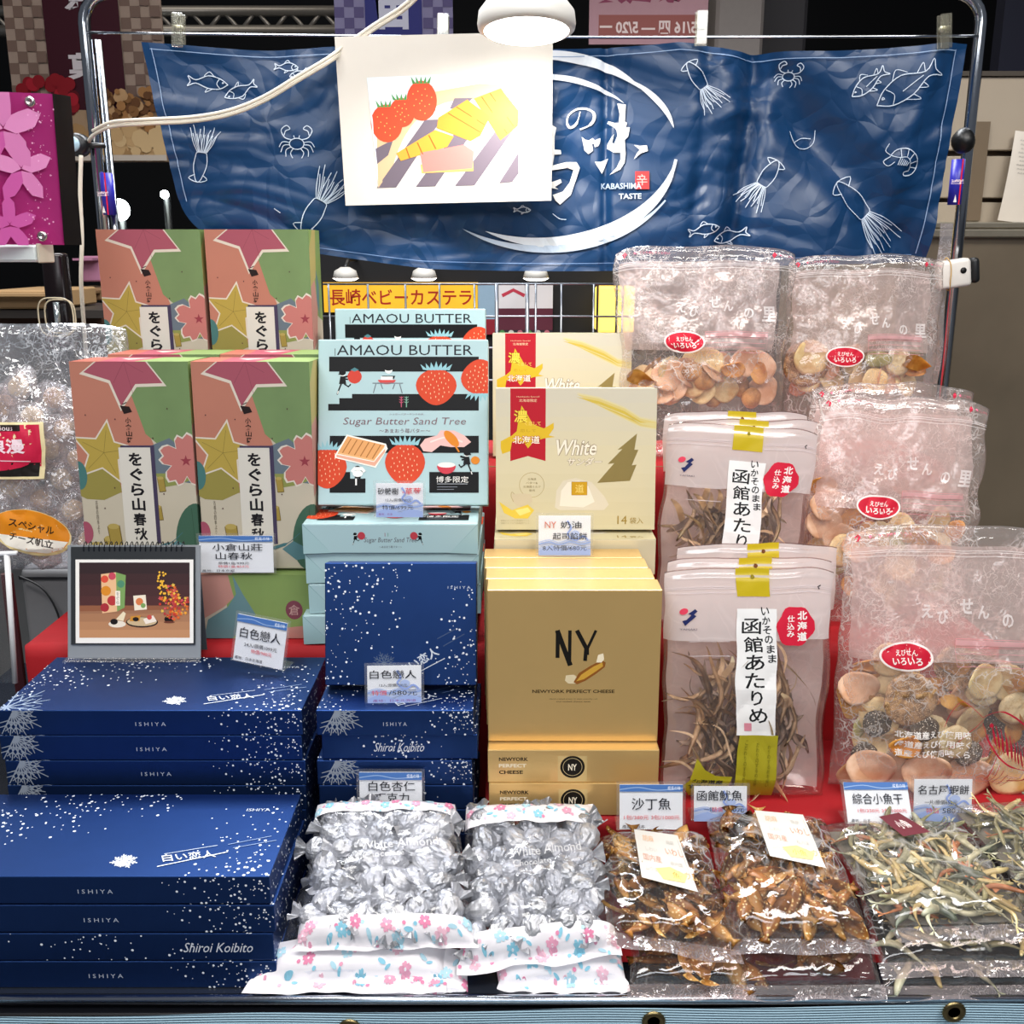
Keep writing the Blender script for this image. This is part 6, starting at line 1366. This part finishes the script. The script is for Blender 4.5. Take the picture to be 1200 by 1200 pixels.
def fish_bag(FL, FR, BR, BL, T, label, seed, kind, n, where, v0=.10, v1=.93, tray=None, seal=True, cat='bag'):
    q = Quad(FL, FR, BR, BL, T, seed); t = thing('dried_fish_bag', q.o, label, cat, 'flat clear bags of dried fish'); q.mesh(t, ff)
    if seal:   # clear seam strip along the front edge
        obj('front_seam', sheet(lambda a, b: q.b(a*1.04-.02, 0)+(q.b(a, 0)-q.b(a, .1)).normalized()*(.016*b)+q.n*(.004+.002*math.sin(a*11+seed)*b+.0015), 30, 3), film('seam_film', milk=.22, crease=.4, gloss=.5, scale=50), t, True)
    if tray:
        bm = sheet(lambda u, v: q.b(.03+.94*u, .04+.92*v)+q.n*.002, 2, 2); o = obj('tray', bm, tray, t)
        rim = [q.at(u, v, .0)+q.n*(T*.45) for u, v in ((.03, .04), (.97, .04), (.97, .96), (.03, .96), (.03, .04))]
        bm = bmesh.new()
        for a_, b_ in zip(rim, rim[1:]):
            vs_ = [bm.verts.new(a_), bm.verts.new(b_), bm.verts.new(b_-q.n*T*.42), bm.verts.new(a_-q.n*T*.42)]; bm.faces.new(vs_)
        obj('tray_wall', bm, acr if kind == 1 else tray, t)
    rn = random.Random(seed*13)
    for i in range(n):
        u = .11+.78*((i*.618+rn.uniform(-.02, .02)) % 1); v = v0+(v1-v0)*((i+.5)/n); 
        if kind == 0:
            k = rn.randrange(8); W_ = q.pose(u, v, rn.choice((.35, .55, .72)), rn.uniform(0, 6.28), rn.uniform(-.8, .8), rn.uniform(-.35, .35))
            piece('sesame_fish', CF[k], W_, 'brown candied fish with sesame, '+part_of(u, v)+' of the '+where, 'dried fish', 'sesame fish in the '+where, rn.uniform(.9, 1.15))
        else:
            k = rn.randrange(10); W_ = q.pose(u, v, rn.choice((.3, .5, .68, .8)), rn.gauss(.1, .9)+(3.14 if rn.random() < .5 else 0), rn.uniform(-.2, .2), rn.uniform(-.2, .2))
            c_ = ('silver', 'olive', 'silver', 'cream', 'olive', 'dark', 'silver', 'cream', 'rust brown', 'olive')[k]
            piece('small_dried_fish', SF[k], W_, c_+' small dried fish, '+part_of(u, v)+' of the '+where, 'dried fish', 'small fish in the '+where, rn.uniform(.9, 1.25))
    return t, q
def flat_label(t, q, pts, name, col, fn, off=.004):     # sticker on the film between four (u, v) corners: FL FR BR BL
    lay = max((q.top(u, v)-q.b(u, v)).dot(q.n) for u, v in pts)+off
    c4 = [q.b(u, v)+q.n*lay for u, v in pts]
    def pt_(a, b, o=0.): return c4[0].lerp(c4[1], a).lerp(c4[3].lerp(c4[2], a), b)+q.n*o
    obj(name, sheet(lambda a, b: pt_(a, b), 6, 6), mat(col, .45, nz=.02), t, True)
    W, H = (c4[1]-c4[0]).length, (c4[3]-c4[0]).length; A = Art(W, H); A.step = .00001; fn(A); A.build(name+'_print', t, lambda a, b, o: pt_(a/W, b/H, .0003+o))
def lab1(A):
    rows = ('胡麻いわし', 'かたくち', 'いりこ')
    for k, (s_, c) in enumerate((('胡麻', '#e6b890'), ('いわし', '#d8906c'), ('国内産', '#d8a08a'), ('カルシウム', '#e0b878'))):
        A.text(c, s_, .2+.5*(k % 2)+.08, .16+.22*k*.9, .13, w=.12*len(s_)); A.text('#c9c4bc', s_[::-1], .75-.45*(k % 2), .18+.2*k, .08, w=.08*len(s_))
    A.poly('#f3dd8c', [(.3, .75), (.6, .66), (.9, .75), (.8, .9), (.4, .93)]); A.text('#caa04c', '小魚', .6, .8, .12)
    A.line('#b8b0a8', [(.95, .1), (.95, .9)], .0004)
fish_bag(P(738, 1158, .827), P(880, 1158, .827), P(860, 1050, .93), P(740, 1050, .93), .016, 'lower sesame fish bag sticking out under the left one', 31, 0, 22, 'lower left fish bag', v1=.6)
fish_bag(P(862, 1160, .827), P(1032, 1158, .827), P(1010, 1050, .93), P(860, 1050, .93), .016, 'lower dark red fish bag sticking out under the middle one', 33, 0, 10, 'lower middle fish bag', v1=.6, tray=mat('#4a0f14', .25, nz=.1))
fish_bag(P(1035, 1160, .827), P(1235, 1158, .829), P(1215, 1060, .92), P(1030, 1060, .92), .014, 'black fish tray at the bottom right, lowest of its pile', 35, 1, 10, 'lowest right fish tray', v1=.5, tray=tray_m)
fish_bag(P(1032, 1132, .838), P(1260, 1128, .838), P(1200, 985, .975), P(985, 990, .97), .016, 'second fish tray from bottom, under the mixed fish tray', 36, 1, 34, 'second right fish tray', v1=.45, tray=tray_m)
t, q = fish_bag(P(712, 1096, .842), P(862, 1118, .838), P(824, 983, .965), P(702, 985, .965), .022, 'flat clear bag of sesame fish beside the right candy bag, white label on it', 41, 0, 95, 'left sesame fish bag')
flat_label(t, q, [(.27, .38), (.72, .29), (.66, .82), (.27, .88)], 'white_label', '#d6d3cb', lab1)
t, q = fish_bag(P(856, 1104, .842), P(1020, 1104, .842), P(964, 963, .975), P(828, 963, .975), .024, 'bag of sesame fish in middle of the fish row with white label', 43, 0, 105, 'middle sesame fish bag')
flat_label(t, q, [(.38, .52), (.78, .42), (.75, .88), (.36, .92)], 'white_label', '#d6d3cb', lab1)
t, q = fish_bag(P(1045, 1092, .850), P(1212, 1086, .852), P(1124, 969, .968), P(960, 972, .968), .022, 'clear tray of mixed small silver fish with small maroon label', 47, 1, 150, 'mixed fish tray', tray=mat('#77746c', .3, nz=.1))
flat_label(t, q, [(.43, .72), (.64, .76), (.52, .97), (.36, .93)], 'maroon_label', '#6a2430', lambda A: A.text('#eadad6', '小魚', .5, .5, .4, w=.5, bold=.02), off=.003)
t, q = fish_bag(P(1226, 1075, .858), P(1400, 1075, .858), P(1262, 945, .985), P(1112, 950, .982), .022, 'tray of small silvery fish cut off by right edge', 49, 1, 110, 'far right fish tray', tray=mat('#77746c', .3, nz=.1))
